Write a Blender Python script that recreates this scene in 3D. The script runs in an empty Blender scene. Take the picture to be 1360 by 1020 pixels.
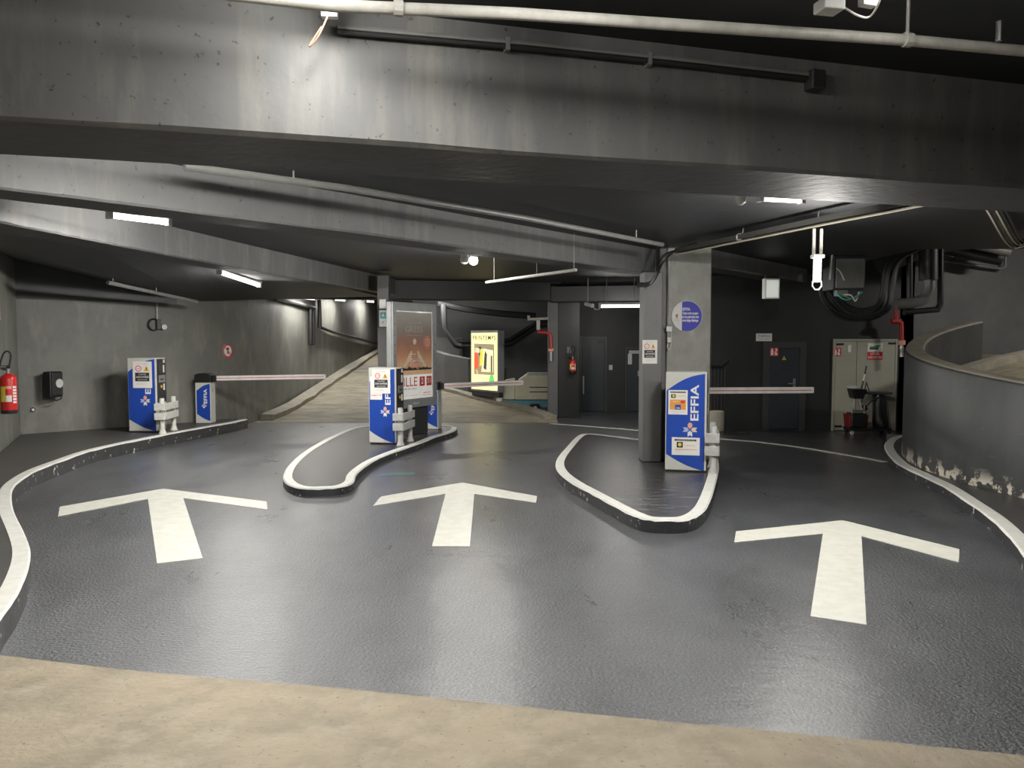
import bpy, math, random
from mathutils import Vector, Matrix
random.seed(7)
R = math.radians
scene = bpy.context.scene
COL = scene.collection

# ---------------------------------------------------------------- camera
F, CAMZ, HOR = 1040.0, 2.0, 452.0
PITCH = math.atan((510 - HOR) / F)
cam_data = bpy.data.cameras.new('camera')
cam = bpy.data.objects.new('camera', cam_data)
COL.objects.link(cam)
cam.location = (0, 0, CAMZ)
cam.rotation_euler = (math.pi / 2 - PITCH, 0, 0)
cam_data.sensor_width = 36
cam_data.lens = F / 1360 * 36
cam_data.clip_start = 0.05
cam_data.clip_end = 200
scene.camera = cam
EYE = Vector((0, 0, CAMZ))


def ray(u, v):
    a, b = (u - 680) / F, (510 - v) / F
    c, s = math.cos(PITCH), math.sin(PITCH)
    return Vector((a, c + b * s, -s + b * c))


def G(u, v, z=0.0):
    d = ray(u, v)
    return EYE + d * ((z - CAMZ) / d.z)


def D(u, v, Y):
    d = ray(u, v)
    return EYE + d * (Y / d.y)


def PL(u, v, p, n):
    d = ray(u, v)
    return EYE + d * ((Vector(p) - EYE).dot(n) / d.dot(n))


# ---------------------------------------------------------------- materials
def mat(name, col, rough=0.6, metal=0.0, col2=None, nscale=6.0, lo=0.4, hi=0.65, stretch=None,
        bump=0.0, bscale=40.0, emis=None, estr=0.0, detail=6.0, spec=0.5):
    m = bpy.data.materials.new(name)
    m.use_nodes = True
    nt = m.node_tree
    b = nt.nodes['Principled BSDF']
    b.inputs['Base Color'].default_value = (*col, 1)
    b.inputs['Roughness'].default_value = rough
    b.inputs['Metallic'].default_value = metal
    b.inputs['Specular IOR Level'].default_value = spec
    tc = nt.nodes.new('ShaderNodeTexCoord')
    src = tc.outputs['Object']
    if stretch:
        mp = nt.nodes.new('ShaderNodeMapping')
        mp.inputs['Scale'].default_value = stretch
        nt.links.new(src, mp.inputs['Vector'])
        src2 = mp.outputs['Vector']
    else:
        src2 = src
    if col2 is None:
        col2 = tuple(c * 0.86 for c in col)
    n = nt.nodes.new('ShaderNodeTexNoise')
    n.inputs['Scale'].default_value = nscale
    n.inputs['Detail'].default_value = detail
    n.inputs['Roughness'].default_value = 0.6
    nt.links.new(src2, n.inputs['Vector'])
    r = nt.nodes.new('ShaderNodeValToRGB')
    r.color_ramp.elements[0].position = lo
    r.color_ramp.elements[1].position = hi
    r.color_ramp.elements[0].color = (*col, 1)
    r.color_ramp.elements[1].color = (*col2, 1)
    nt.links.new(n.outputs['Fac'], r.inputs['Fac'])
    nt.links.new(r.outputs['Color'], b.inputs['Base Color'])
    if bump:
        n2 = nt.nodes.new('ShaderNodeTexNoise')
        n2.inputs['Scale'].default_value = bscale
        n2.inputs['Detail'].default_value = 5
        nt.links.new(src, n2.inputs['Vector'])
        bp = nt.nodes.new('ShaderNodeBump')
        bp.inputs['Strength'].default_value = bump
        bp.inputs['Distance'].default_value = 0.01
        nt.links.new(n2.outputs['Fac'], bp.inputs['Height'])
        nt.links.new(bp.outputs['Normal'], b.inputs['Normal'])
    if emis:
        b.inputs['Emission Color'].default_value = (*emis, 1)
        b.inputs['Emission Strength'].default_value = estr
    return m


def add_layer(m, nscale, lo, hi, col, stretch=None, zlo=None, zhi=None, detail=8.0, amount=1.0):
    """paint a second patchy colour over a material: stains, chips, scuffs with their own shape"""
    nt = m.node_tree
    b = nt.nodes['Principled BSDF']
    old = b.inputs['Base Color'].links[0].from_socket
    tc = nt.nodes.new('ShaderNodeTexCoord')
    src = tc.outputs['Object']
    if stretch:
        mp = nt.nodes.new('ShaderNodeMapping')
        mp.inputs['Scale'].default_value = stretch
        nt.links.new(src, mp.inputs['Vector'])
        s2 = mp.outputs['Vector']
    else:
        s2 = src
    n = nt.nodes.new('ShaderNodeTexNoise')
    n.inputs['Scale'].default_value = nscale
    n.inputs['Detail'].default_value = detail
    n.inputs['Roughness'].default_value = 0.62
    nt.links.new(s2, n.inputs['Vector'])
    mr = nt.nodes.new('ShaderNodeMapRange')
    mr.inputs['From Min'].default_value = lo
    mr.inputs['From Max'].default_value = hi
    mr.inputs['To Max'].default_value = amount
    nt.links.new(n.outputs['Fac'], mr.inputs['Value'])
    fac = mr.outputs['Result']
    if zlo is not None:
        sx = nt.nodes.new('ShaderNodeSeparateXYZ')
        nt.links.new(src, sx.inputs[0])
        mz = nt.nodes.new('ShaderNodeMapRange')
        mz.inputs['From Min'].default_value = zlo
        mz.inputs['From Max'].default_value = zhi
        nt.links.new(sx.outputs['Z'], mz.inputs['Value'])
        mul = nt.nodes.new('ShaderNodeMath')
        mul.operation = 'MULTIPLY'
        nt.links.new(fac, mul.inputs[0])
        nt.links.new(mz.outputs['Result'], mul.inputs[1])
        fac = mul.outputs[0]
    mix = nt.nodes.new('ShaderNodeMix')
    mix.data_type = 'RGBA'
    nt.links.new(fac, mix.inputs['Factor'])
    nt.links.new(old, mix.inputs['A'])
    mix.inputs['B'].default_value = (*col, 1)
    nt.links.new(mix.outputs['Result'], b.inputs['Base Color'])
    return m


M = {}
M['wall'] = add_layer(mat('dark_wall_paint', (.15, .15, .132), .55, col2=(.115, .115, .104), nscale=1.3, bump=.25, bscale=14),
                      2.5, .5, .68, (.225, .222, .19), stretch=(1, 1, .35), amount=.8)
M['wallup'] = mat('dark_wall_upper', (.06, .062, .062), .55, col2=(.05, .051, .052), nscale=2, bump=.2, bscale=14)
M['walldk'] = mat('black_wall_paint', (.021, .022, .0235), .5, col2=(.016, .017, .018), nscale=2, bump=.15, bscale=14)
M['wallgrey'] = add_layer(mat('grey_wall_paint', (.13, .13, .125), .5, col2=(.1, .1, .097), nscale=1.2, bump=.2, bscale=10),
                          2, .55, .8, (.18, .178, .168), stretch=(1, 1, .3), amount=.6)
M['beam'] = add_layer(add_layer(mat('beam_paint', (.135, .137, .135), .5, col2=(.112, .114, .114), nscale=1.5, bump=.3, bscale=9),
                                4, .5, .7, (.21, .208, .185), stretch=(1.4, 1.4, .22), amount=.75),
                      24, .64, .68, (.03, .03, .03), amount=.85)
M['beamdk'] = add_layer(mat('beam_underside_dark', (.034, .033, .031), .6, col2=(.026, .026, .025), nscale=2, bump=.4, bscale=12),
                        4, .56, .64, (.014, .014, .014), amount=.8)  # darker colour for the downward faces of the beams
M['ceil'] = mat('ceiling_paint', (.012, .0125, .014), .5, col2=(.009, .0095, .011), nscale=1.5, bump=.3, bscale=10)
M['pillar'] = add_layer(mat('pillar_concrete_paint', (.26, .26, .235), .5, col2=(.18, .18, .165), nscale=2.6, bump=.3, bscale=12),
                        4, .5, .66, (.36, .36, .32), stretch=(1, 1, .5), amount=.75)
M['pillarA'] = mat('pillar_grey_paint', (.12, .12, .118), .5, col2=(.1, .1, .098), nscale=2.2, bump=.2, bscale=12)
M['curved'] = add_layer(add_layer(mat('curved_wall_paint', (.046, .048, .048), .45, col2=(.026, .028, .0285), nscale=2.5, lo=.35, hi=.7,
                                      stretch=(1, 1, .35), bump=.25, bscale=10),
                                  5, .62, .72, (.22, .22, .2), stretch=(.3, .3, 2.6), amount=.35),
                        45, .73, .75, (.6, .6, .56))
add_layer(M['curved'], 3.0, .5, .53, (.55, .51, .42), zlo=.36, zhi=.2)
M['bareconc'] = mat('bare_concrete', (.27, .245, .19), .7, col2=(.2, .18, .14), nscale=5, bump=.4, bscale=20)
M['tan'] = add_layer(add_layer(mat('worn_concrete', (.235, .197, .138), .75, col2=(.165, .138, .096), nscale=2.2, bump=.9, bscale=24),
                               4.5, .48, .72, (.30, .265, .2), amount=.6),
                     30, .62, .66, (.1, .085, .065), amount=.8)
M['rampc'] = add_layer(add_layer(mat('ramp_concrete', (.235, .205, .14), .7, col2=(.15, .13, .09), nscale=1.6, bump=.5, bscale=18),
                                 3, .5, .66, (.33, .295, .215), stretch=(.3, 1.8, 1), amount=.85),
                       3.5, .53, .6, (.09, .078, .058), stretch=(.35, 2.4, 1), amount=.75)
M['white'] = add_layer(mat('white_road_paint', (.60, .60, .54), .55, col2=(.53, .52, .46), nscale=7, bump=.15, bscale=60),
                       14, .6, .7, (.5, .47, .4), amount=.5)
M['kerbwhite'] = add_layer(mat('white_kerb_paint', (.64, .64, .60), .5, col2=(.56, .555, .51), nscale=9, bump=.2, bscale=50),
                           30, .66, .72, (.25, .24, .22), amount=.7)
M['kerbblack'] = add_layer(mat('black_kerb_paint', (.03, .031, .033), .45, col2=(.022, .022, .024), nscale=9, bump=.4, bscale=40),
                           11, .625, .65, (.5, .49, .44))
M['paving'] = add_layer(mat('island_paving', (.036, .036, .036), .26, col2=(.024, .024, .025), nscale=5, bump=.55, bscale=26),
                        10, .54, .66, (.15, .148, .135), stretch=(.3, 1.7, 1), amount=.7)
M['walkway'] = mat('walkway_paint', (.055, .054, .05), .45, col2=(.042, .041, .039), nscale=3, bump=.25, bscale=20)
M['cabinet'] = mat('cabinet_grey_enamel', (.55, .55, .51), .4, col2=(.52, .52, .48), nscale=3)
M['blue'] = mat('blue_film', (.012, .055, .33), .32, col2=(.012, .05, .3), nscale=2)
M['black'] = mat('black_plastic', (.012, .012, .013), .4)
M['dark'] = mat('dark_metal', (.03, .03, .032), .45)
M['whitepl'] = mat('white_plastic', (.75, .75, .73), .4, col2=(.7, .7, .68))
M['paper'] = mat('paper', (.78, .77, .74), .7, col2=(.75, .74, .71))
M['ink'] = mat('black_ink', (.02, .02, .022), .6)
M['inkgrey'] = mat('grey_ink', (.35, .35, .35), .6)
M['red'] = mat('red_ink', (.62, .035, .03), .5)
M['redpaint'] = mat('red_enamel', (.5, .012, .012), .3, col2=(.42, .01, .01))
M['redpipe'] = mat('red_pipe_paint', (.42, .03, .03), .4)
M['orange'] = mat('orange_ink', (.75, .33, .06), .6)
M['amber'] = mat('amber_ink', (.7, .42, .05), .6)
M['yellow'] = mat('yellow_ink', (.75, .6, .06), .6)
M['pink'] = mat('salmon_film', (.72, .38, .27), .5)
M['lavender'] = mat('lavender_film', (.42, .47, .72), .5)
M['beigefilm'] = mat('beige_film', (.74, .6, .42), .5)
M['whitefilm'] = mat('white_film', (.82, .82, .82), .45)
M['guard'] = mat('grey_guard_plastic', (.46, .46, .44), .5, col2=(.36, .36, .345), nscale=12)
M['guardlight'] = mat('pale_guard_plastic', (.6, .6, .55), .5, col2=(.5, .5, .46), nscale=12)
M['arm'] = mat('barrier_white', (.8, .77, .75), .4)
M['armred'] = mat('barrier_red', (.55, .13, .10), .4)
M['steel'] = mat('brushed_steel', (.5, .5, .5), .35, .9)
M['far'] = mat('far_wall_paint', (.085, .086, .088), .55, col2=(.07, .071, .073), nscale=2)
M['trayd'] = mat('tray_metal', (.10, .10, .095), .45, .2)
M['bucketred'] = mat('bucket_dark_red', (.22, .012, .012), .35)
M['housing'] = mat('display_housing_grey', (.3, .31, .31), .4, .3)
M['pipelight'] = mat('pale_pipe', (.5, .49, .45), .4, col2=(.38, .37, .34), nscale=12)
M['pipegrey'] = mat('grey_pipe', (.22, .22, .21), .4, .2)
M['pipedk'] = mat('black_pipe', (.02, .02, .021), .45)
M['cablelight'] = mat('pale_cable', (.55, .5, .4), .55)
M['green'] = mat('green_ink', (.08, .3, .1), .6)
M['teal'] = mat('teal_ink', (.1, .4, .45), .6)
M['doorbeige'] = mat('beige_door_paint', (.37, .36, .29), .45, col2=(.34, .33, .265), nscale=2)
M['doordark'] = mat('slate_door_paint', (.03, .036, .043), .4)
M['frame'] = mat('door_frame_paint', (.05, .05, .05), .4)
M['binbeige'] = mat('beige_bin', (.38, .35, .28), .6)
M['bag'] = mat('black_bag', (.01, .01, .011), .3, bump=.4, bscale=14)
M['sweeper'] = add_layer(mat('cream_machine_paint', (.74, .70, .52), .45, col2=(.66, .62, .45), nscale=3), 8, .6, .7, (.3, .27, .2), amount=.5)
M['sweepblue'] = mat('teal_machine_paint', (.12, .36, .44), .45)
M['rubber'] = mat('rubber', (.012, .012, .012), .7)
M['tube'] = mat('lamp_tube', (.9, .9, .88), .3, emis=(1, .97, .9), estr=22)
M['lampglass'] = mat('lamp_glass', (.8, .8, .78), .25)
M['lampbody'] = mat('lamp_body', (.55, .55, .53), .4)

def glass():
    m = bpy.data.materials.new('clear_glass')
    m.use_nodes = True
    nt = m.node_tree
    nt.nodes.remove(nt.nodes['Principled BSDF'])
    out = nt.nodes['Material Output']
    tr = nt.nodes.new('ShaderNodeBsdfTransparent')
    gl = nt.nodes.new('ShaderNodeBsdfGlossy')
    gl.inputs['Roughness'].default_value = .03
    lw = nt.nodes.new('ShaderNodeLayerWeight')
    pw = nt.nodes.new('ShaderNodeMath')
    pw.operation = 'POWER'
    pw.inputs[1].default_value = 4
    nt.links.new(lw.outputs['Facing'], pw.inputs[0])
    fr = nt.nodes.new('ShaderNodeMath')
    fr.operation = 'MULTIPLY_ADD'
    fr.inputs[1].default_value = .5
    fr.inputs[2].default_value = .03
    nt.links.new(pw.outputs[0], fr.inputs[0])
    mx = nt.nodes.new('ShaderNodeMixShader')
    nt.links.new(fr.outputs[0], mx.inputs[0])
    nt.links.new(tr.outputs[0], mx.inputs[1])
    nt.links.new(gl.outputs[0], mx.inputs[2])
    nt.links.new(mx.outputs[0], out.inputs['Surface'])
    return m


M['glass'] = glass()

# road surface: dark coated asphalt with sparkle partly painted into the glossy grain
def road():
    m = bpy.data.materials.new('dark_asphalt')
    m.use_nodes = True
    nt = m.node_tree
    b = nt.nodes['Principled BSDF']
    N, L = nt.nodes.new, nt.links.new
    tc = N('ShaderNodeTexCoord').outputs['Object']

    def noise(scale, detail=5, stretch=None, rough=.6):
        n = N('ShaderNodeTexNoise')
        n.inputs['Scale'].default_value = scale
        n.inputs['Detail'].default_value = detail
        n.inputs['Roughness'].default_value = rough
        if stretch:
            mp = N('ShaderNodeMapping')
            mp.inputs['Scale'].default_value = stretch
            L(tc, mp.inputs['Vector'])
            L(mp.outputs['Vector'], n.inputs['Vector'])
        else:
            L(tc, n.inputs['Vector'])
        return n.outputs['Fac']

    def ramp(fac, a, ca, c, cc):
        r = N('ShaderNodeValToRGB')
        r.color_ramp.elements[0].position = a
        r.color_ramp.elements[1].position = c
        r.color_ramp.elements[0].color = (*ca, 1)
        r.color_ramp.elements[1].color = (*cc, 1)
        L(fac, r.inputs['Fac'])
        return r.outputs['Color']
    base = ramp(noise(1.1, 8, (1.6, .8, 1)), .32, (.030, .032, .036), .70, (.062, .066, .071))
    grain_glint = ramp(noise(62, 2), .40, (.42, .42, .42), .70, (2.3, 2.3, 2.3))  # aggregate speckle, pale grains also painted in as sparkle
    mul = N('ShaderNodeMix')
    mul.data_type = 'RGBA'
    mul.blend_type = 'MULTIPLY'
    mul.inputs['Factor'].default_value = 1
    L(base, mul.inputs['A'])
    L(grain_glint, mul.inputs['B'])
    L(mul.outputs['Result'], b.inputs['Base Color'])
    # repair joint running diagonally over the coating
    pa, pb = G(852, 704), G(676, 875)
    t = (pb - pa).normalized()
    def dot(v, c):
        d = N('ShaderNodeVectorMath')
        d.operation = 'DOT_PRODUCT'
        L(tc, d.inputs[0])
        d.inputs[1].default_value = v
        a = N('ShaderNodeMath')
        a.operation = 'SUBTRACT'
        L(d.outputs['Value'], a.inputs[0])
        a.inputs[1].default_value = c
        return a.outputs[0]
    def math_(op, a, b):
        m_ = N('ShaderNodeMath')
        m_.operation = op
        L(a, m_.inputs[0])
        if isinstance(b, float):
            m_.inputs[1].default_value = b
        else:
            L(b, m_.inputs[1])
        return m_.outputs[0]
    n_ = Vector((-t.y, t.x, 0))
    acr = math_('ABSOLUTE', math_('ADD', dot(n_, pa.dot(n_)), math_('MULTIPLY', noise(6, 3), .06)), 0.0)
    acr = math_('ABSOLUTE', math_('SUBTRACT', acr, .03), 0.0)
    inl = math_('LESS_THAN', math_('ABSOLUTE', dot(t, pa.dot(t) + (pb - pa).length / 2), 0.0), (pb - pa).length / 2)
    lin = math_('MULTIPLY', math_('LESS_THAN', acr, .006), inl)
    jm = N('ShaderNodeMix')
    jm.data_type = 'RGBA'
    L(math_('MULTIPLY', lin, .65), jm.inputs['Factor'])
    L(mul.outputs['Result'], jm.inputs['A'])
    jm.inputs['B'].default_value = (.012, .012, .013, 1)
    L(jm.outputs['Result'], b.inputs['Base Color'])
    b.inputs['Specular IOR Level'].default_value = .8
    b.inputs['Coat Weight'].default_value = .7
    b.inputs['Coat Roughness'].default_value = .31
    rr = N('ShaderNodeMapRange')
    rr.inputs['From Min'].default_value = .35
    rr.inputs['From Max'].default_value = .7
    rr.inputs['To Min'].default_value = .27
    rr.inputs['To Max'].default_value = .42
    L(noise(.9, 6, (1.5, .7, 1)), rr.inputs['Value'])
    L(rr.outputs['Result'], b.inputs['Roughness'])
    bp = N('ShaderNodeBump')
    bp.inputs['Strength'].default_value = .9
    bp.inputs['Distance'].default_value = .024
    L(noise(42, 3), bp.inputs['Height'])
    bp2 = N('ShaderNodeBump')
    bp2.inputs['Strength'].default_value = .12
    bp2.inputs['Distance'].default_value = .012
    L(noise(5, 6, (1.0, .7, 1)), bp2.inputs['Height'])
    L(bp2.outputs['Normal'], bp.inputs['Normal'])
    L(bp.outputs['Normal'], b.inputs['Normal'])
    bp3 = N('ShaderNodeBump')
    bp3.inputs['Strength'].default_value = .25
    bp3.inputs['Distance'].default_value = .02
    L(noise(7, 3, (.8, 1.6, 1)), bp3.inputs['Height'])
    L(bp3.outputs['Normal'], b.inputs['Coat Normal'])
    return m


M['road'] = road()


# ---------------------------------------------------------------- mesh builder
_tc = {}


def text_geo(s, size, bold=0.0, align='CENTER', spacing=1.0, width=None):
    key = (s, bold, align, spacing)
    if key not in _tc:
        cu = bpy.data.curves.new('lettering', 'FONT')
        cu.body = s
        cu.size = 1
        cu.align_x = align
        cu.align_y = 'CENTER'
        cu.offset = bold
        cu.space_character = spacing
        cu.resolution_u = 3
        ob = bpy.data.objects.new('lettering_curve', cu)
        COL.objects.link(ob)
        dg = bpy.context.evaluated_depsgraph_get()
        me = bpy.data.meshes.new_from_object(ob.evaluated_get(dg))
        vs = [v.co.copy() for v in me.vertices]
        fs = [tuple(p.vertices) for p in me.polygons]
        bpy.data.objects.remove(ob)
        bpy.data.curves.remove(cu)
        bpy.data.meshes.remove(me)
        _tc[key] = (vs, fs)
    vs, fs = _tc[key]
    k = size
    if width:
        w = max(v.x for v in vs) - min(v.x for v in vs)
        return [Vector((v.x * width / w, v.y * size, 0)) for v in vs], fs
    return [v * k for v in vs], fs


class MB:
    def __init__(s, mats=None):
        s.v, s.f, s.mi = [], [], []
        s.mats = list(mats) if mats else []
        s.cur = 0
        s.X = Matrix.Identity(4)

    def use(s, m):
        if m not in s.mats:
            s.mats.append(m)
        s.cur = s.mats.index(m)
        return s

    def at(s, X):
        s.X = X
        return s

    def add(s, vs, fs):
        b = len(s.v)
        s.v += [s.X @ Vector(p) for p in vs]
        for f in fs:
            s.f.append(tuple(b + i for i in f))
            s.mi.append(s.cur)
        return s

    def box(s, x0, x1, y0, y1, z0, z1):
        vs = [(x, y, z) for z in (z0, z1) for y in (y0, y1) for x in (x0, x1)]
        return s.add(vs, [(0, 2, 3, 1), (4, 5, 7, 6), (0, 1, 5, 4), (2, 6, 7, 3), (0, 4, 6, 2), (1, 3, 7, 5)])

    def prism(s, pts, z0, z1):
        """pts: counter-clockwise (x, y)"""
        n = len(pts)
        vs = [(p[0], p[1], z0) for p in pts] + [(p[0], p[1], z1) for p in pts]
        fs = [tuple(range(n - 1, -1, -1)), tuple(range(n, 2 * n))]
        fs += [(i, (i + 1) % n, n + (i + 1) % n, n + i) for i in range(n)]
        return s.add(vs, fs)

    def front(s, pts, y0, y1):
        """prism standing in the xz plane facing -y; pts counter-clockwise as seen from -y"""
        n = len(pts)
        vs = [(p[0], y0, p[1]) for p in pts] + [(p[0], y1, p[1]) for p in pts]
        fs = [tuple(range(n)), tuple(range(2 * n - 1, n - 1, -1))]
        fs += [(i, n + i, n + (i + 1) % n, (i + 1) % n) for i in range(n)]
        return s.add(vs, fs)

    def disc(s, cx, cz, r, y0, y1, n=28, rx=None):
        rx = rx or r
        return s.front([(cx + rx * math.cos(2 * math.pi * i / n), cz + r * math.sin(2 * math.pi * i / n)) for i in range(n)], y0, y1)

    def ring(s, cx, cz, r0, r1, y, n=28):
        vs = []
        for i in range(n):
            a = 2 * math.pi * i / n
            vs += [(cx + r0 * math.cos(a), y, cz + r0 * math.sin(a)), (cx + r1 * math.cos(a), y, cz + r1 * math.sin(a))]
        return s.add(vs, [(2 * i, 2 * i + 1, 2 * ((i + 1) % n) + 1, 2 * ((i + 1) % n)) for i in range(n)])

    def tube(s, path, r, n=10, cap=True):
        P = [Vector(p) for p in path]
        rs = r if isinstance(r, (list, tuple)) else [r] * len(P)
        t0 = (P[1] - P[0]).normalized()
        up = Vector((0, 0, 1)) if abs(t0.z) < .9 else Vector((1, 0, 0))
        nx = t0.cross(up).normalized()
        vs, fs = [], []
        for i, p in enumerate(P):
            a = (P[i] - P[i - 1]).normalized() if i else t0
            c = (P[i + 1] - P[i]).normalized() if i < len(P) - 1 else a
            t = (a + c)
            t = t.normalized() if t.length > 1e-6 else a
            nx = (nx - t * nx.dot(t)).normalized()
            ny = t.cross(nx)
            k = 1 / max(.5, math.sqrt(max(0.0, (1 + a.dot(c)) / 2)))
            for j in range(n):
                w = 2 * math.pi * j / n
                vs.append(p + (nx * math.cos(w) + ny * math.sin(w)) * rs[i] * (k if 0 < i < len(P) - 1 else 1))
        for i in range(len(P) - 1):
            for j in range(n):
                fs.append((i * n + j, i * n + (j + 1) % n, (i + 1) * n + (j + 1) % n, (i + 1) * n + j))
        if cap:
            fs.append(tuple(range(n - 1, -1, -1)))
            fs.append(tuple(range((len(P) - 1) * n, len(P) * n)))
        return s.add(vs, fs)

    def lathe(s, prof, x=0, y=0, n=24):
        vs, fs = [], []
        for (r, z) in prof:
            for j in range(n):
                w = 2 * math.pi * j / n
                vs.append((x + r * math.cos(w), y + r * math.sin(w), z))
        for i in range(len(prof) - 1):
            for j in range(n):
                fs.append((i * n + j, i * n + (j + 1) % n, (i + 1) * n + (j + 1) % n, (i + 1) * n + j))
        fs.append(tuple(range(n - 1, -1, -1)))
        fs.append(tuple(range((len(prof) - 1) * n, len(prof) * n)))
        return s.add(vs, fs)

    def text(s, txt, size, x, z, y, bold=0.0, align='CENTER', rot=0.0, width=None, spacing=1.0):
        """flat lettering in the xz plane facing -y"""
        vs, fs = text_geo(txt, size, bold, align, spacing, width)
        c, sn = math.cos(rot), math.sin(rot)
        return s.add([(x + p.x * c - p.y * sn, y, z + p.x * sn + p.y * c) for p in vs], fs)

    def build(s, name, m=None, parent=None, bevel=0.0, smooth=False, seg=2):
        me = bpy.data.meshes.new(name)
        me.from_pydata([tuple(p) for p in s.v], [], s.f)
        mats = s.mats or [m]
        for k in mats:
            me.materials.append(M[k] if isinstance(k, str) else k)
        if s.mats:
            me.polygons.foreach_set('material_index', s.mi)
        me.update()
        o = bpy.data.objects.new(name, me)
        COL.objects.link(o)
        if parent:
            o.parent = parent
        if smooth:
            me.polygons.foreach_set('use_smooth', [True] * len(me.polygons))
            md = o.modifiers.new('edges', 'EDGE_SPLIT')
            md.split_angle = R(40)
        if bevel:
            md = o.modifiers.new('bevel', 'BEVEL')
            md.width = bevel
            md.segments = seg
            md.limit_method = 'ANGLE'
        return o


def tag(o, label, cat, group=None, kind=None):
    o['label'] = label
    o['category'] = cat
    if group:
        o['group'] = group
    if kind:
        o['kind'] = kind
    return o


def thing(name, label, cat, loc=(0, 0, 0), rz=0.0, group=None):
    o = bpy.data.objects.new(name, None)
    o.empty_display_size = .2
    COL.objects.link(o)
    o.location = loc
    o.rotation_euler = (0, 0, rz)
    return tag(o, label, cat, group)


def struct(o):
    o['kind'] = 'structure'
    return o


def frame(origin, xdir, normal):
    """matrix: local x along xdir, local -y along normal, local z up"""
    x = Vector(xdir).normalized()
    y = -Vector(normal).normalized()
    z = x.cross(y).normalized()
    m = Matrix((x, y, z)).transposed().to_4x4()
    m.translation = Vector(origin)
    return m


def catmull(pts, k=5, closed=False):
    P = [Vector((p[0], p[1], p[2] if len(p) > 2 else 0)) for p in pts]
    n = len(P)
    out = []
    rng = n if closed else n - 1
    for i in range(rng):
        p1, p2 = P[i], P[(i + 1) % n]
        p0 = P[(i - 1) % n] if closed or i > 0 else p1 * 2 - p2
        p3 = P[(i + 2) % n] if closed or i < n - 2 else p2 * 2 - p1
        for j in range(k):
            t = j / k
            out.append(.5 * ((2 * p1) + (p2 - p0) * t + (2 * p0 - 5 * p1 + 4 * p2 - p3) * t * t + (3 * p1 - p0 - 3 * p2 + p3) * t ** 3))
    if not closed:
        out.append(P[-1])
    return out


def offset_line(P, d, closed=False):
    """shift a polyline to its left by d"""
    n = len(P)
    out = []
    for i in range(n):
        a = P[(i - 1) % n] if closed or i > 0 else P[i]
        b = P[(i + 1) % n] if closed or i < n - 1 else P[i]
        t = Vector((b.x - a.x, b.y - a.y, 0)).normalized()
        out.append(Vector((P[i].x - t.y * d, P[i].y + t.x * d, P[i].z)))
    return out
# ================================================================ the setting
ZB, ZC, ZL = 3.05, 3.75, 3.42        # beam soffit, main ceiling, lower slab


def area(P):
    return sum(P[i][0] * P[(i + 1) % len(P)][1] - P[(i + 1) % len(P)][0] * P[i][1] for i in range(len(P))) / 2


def ccw(P):
    return list(P) if area(P) > 0 else list(reversed(P))


# ---- floors
ea, eb = G(0, 870), G(1360, 1003)
sl = (eb.y - ea.y) / (eb.x - ea.x)
edge = [G(u, v) for u, v in ((0, 870), (90, 881), (200, 893), (420, 911), (640, 933), (860, 956), (1080, 976), (1360, 1003))]
edge = [Vector((-7, ea.y + sl * (-7 - ea.x), 0))] + edge + [Vector((14, eb.y + sl * (14 - eb.x), 0))]
fine = []
for a, b in zip(edge, edge[1:]):
    for k in range(10):
        p = a.lerp(b, k / 10)
        fine.append((p.x, p.y + random.uniform(-.004, .004)))
fine.append((edge[-1].x, edge[-1].y))
fl = MB().prism(ccw(fine + [(14, 22.5), (-11, 22.5), (-11, 8)]), -.2, 0)
struct(fl.build('floor', 'road'))
fc = MB().prism(ccw(fine + [(14, -5), (-7, -5)]), -.2, 0)
struct(fc.build('floor_concrete', 'tan'))

# ---- left walls
A0, B0 = Vector((-9.4, 14.9, 0)), Vector((-6.1, 18.0, 0))
Lw = [Vector((-4.7, -5, 0)), Vector((-4.7, 5.0, 0)), A0]
nL = Vector((A0.y - Lw[1].y, -(A0.x - Lw[1].x), 0)).normalized()      # faces the road
nB = Vector((B0.y - A0.y, -(B0.x - A0.x), 0)).normalized()


def wall(name, p, q, z0, z1, m, th=.25, mats=None):
    """wall from p to q with its visible face on the right-hand side of p->q"""
    t = (q - p).normalized()
    n = Vector((-t.y, t.x, 0)) * th
    pts = ccw([(p.x, p.y), (q.x, q.y), (q.x + n.x, q.y + n.y), (p.x + n.x, p.y + n.y)])
    return struct(MB().prism(pts, z0, z1).build(name, m))


wall('wall_left', Lw[1], A0, 0, 3.9, 'wall')
wall('wall_left', Lw[0], Lw[1], 0, 3.9, 'wall')
# back-left wall: lower wall, and a darker-coloured band above a level line
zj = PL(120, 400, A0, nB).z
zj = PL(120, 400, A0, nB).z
WT = A0.lerp(B0, .66)
CURVE = [Vector(p) for p in catmull([(WT.x, WT.y), (-6.72, 17.62), (-6.32, 18.75), (-6.13, 20.0)], 8)] + \
        [Vector((-6.085, 21.5, 0)), Vector((-6.05, 24, 0)), Vector((-5.95, 35, 0))]


def curve_wall(P, z0, z1, m):
    Q = offset_line(P, .25)
    vs, fs = [], []
    for a, b in zip(P, Q):
        vs += [(a.x, a.y, z0), (a.x, a.y, z1), (b.x, b.y, z1), (b.x, b.y, z0)]
    n = len(P)
    for i in range(n - 1):
        for j in range(4):
            k = (j + 1) % 4
            fs.append((4 * i + j, 4 * (i + 1) + j, 4 * (i + 1) + k, 4 * i + k))
    fs += [(0, 1, 2, 3), tuple(4 * (n - 1) + j for j in (3, 2, 1, 0))]
    return struct(MB().add(vs, fs).build('wall_back_left', m, smooth=True))


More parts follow.
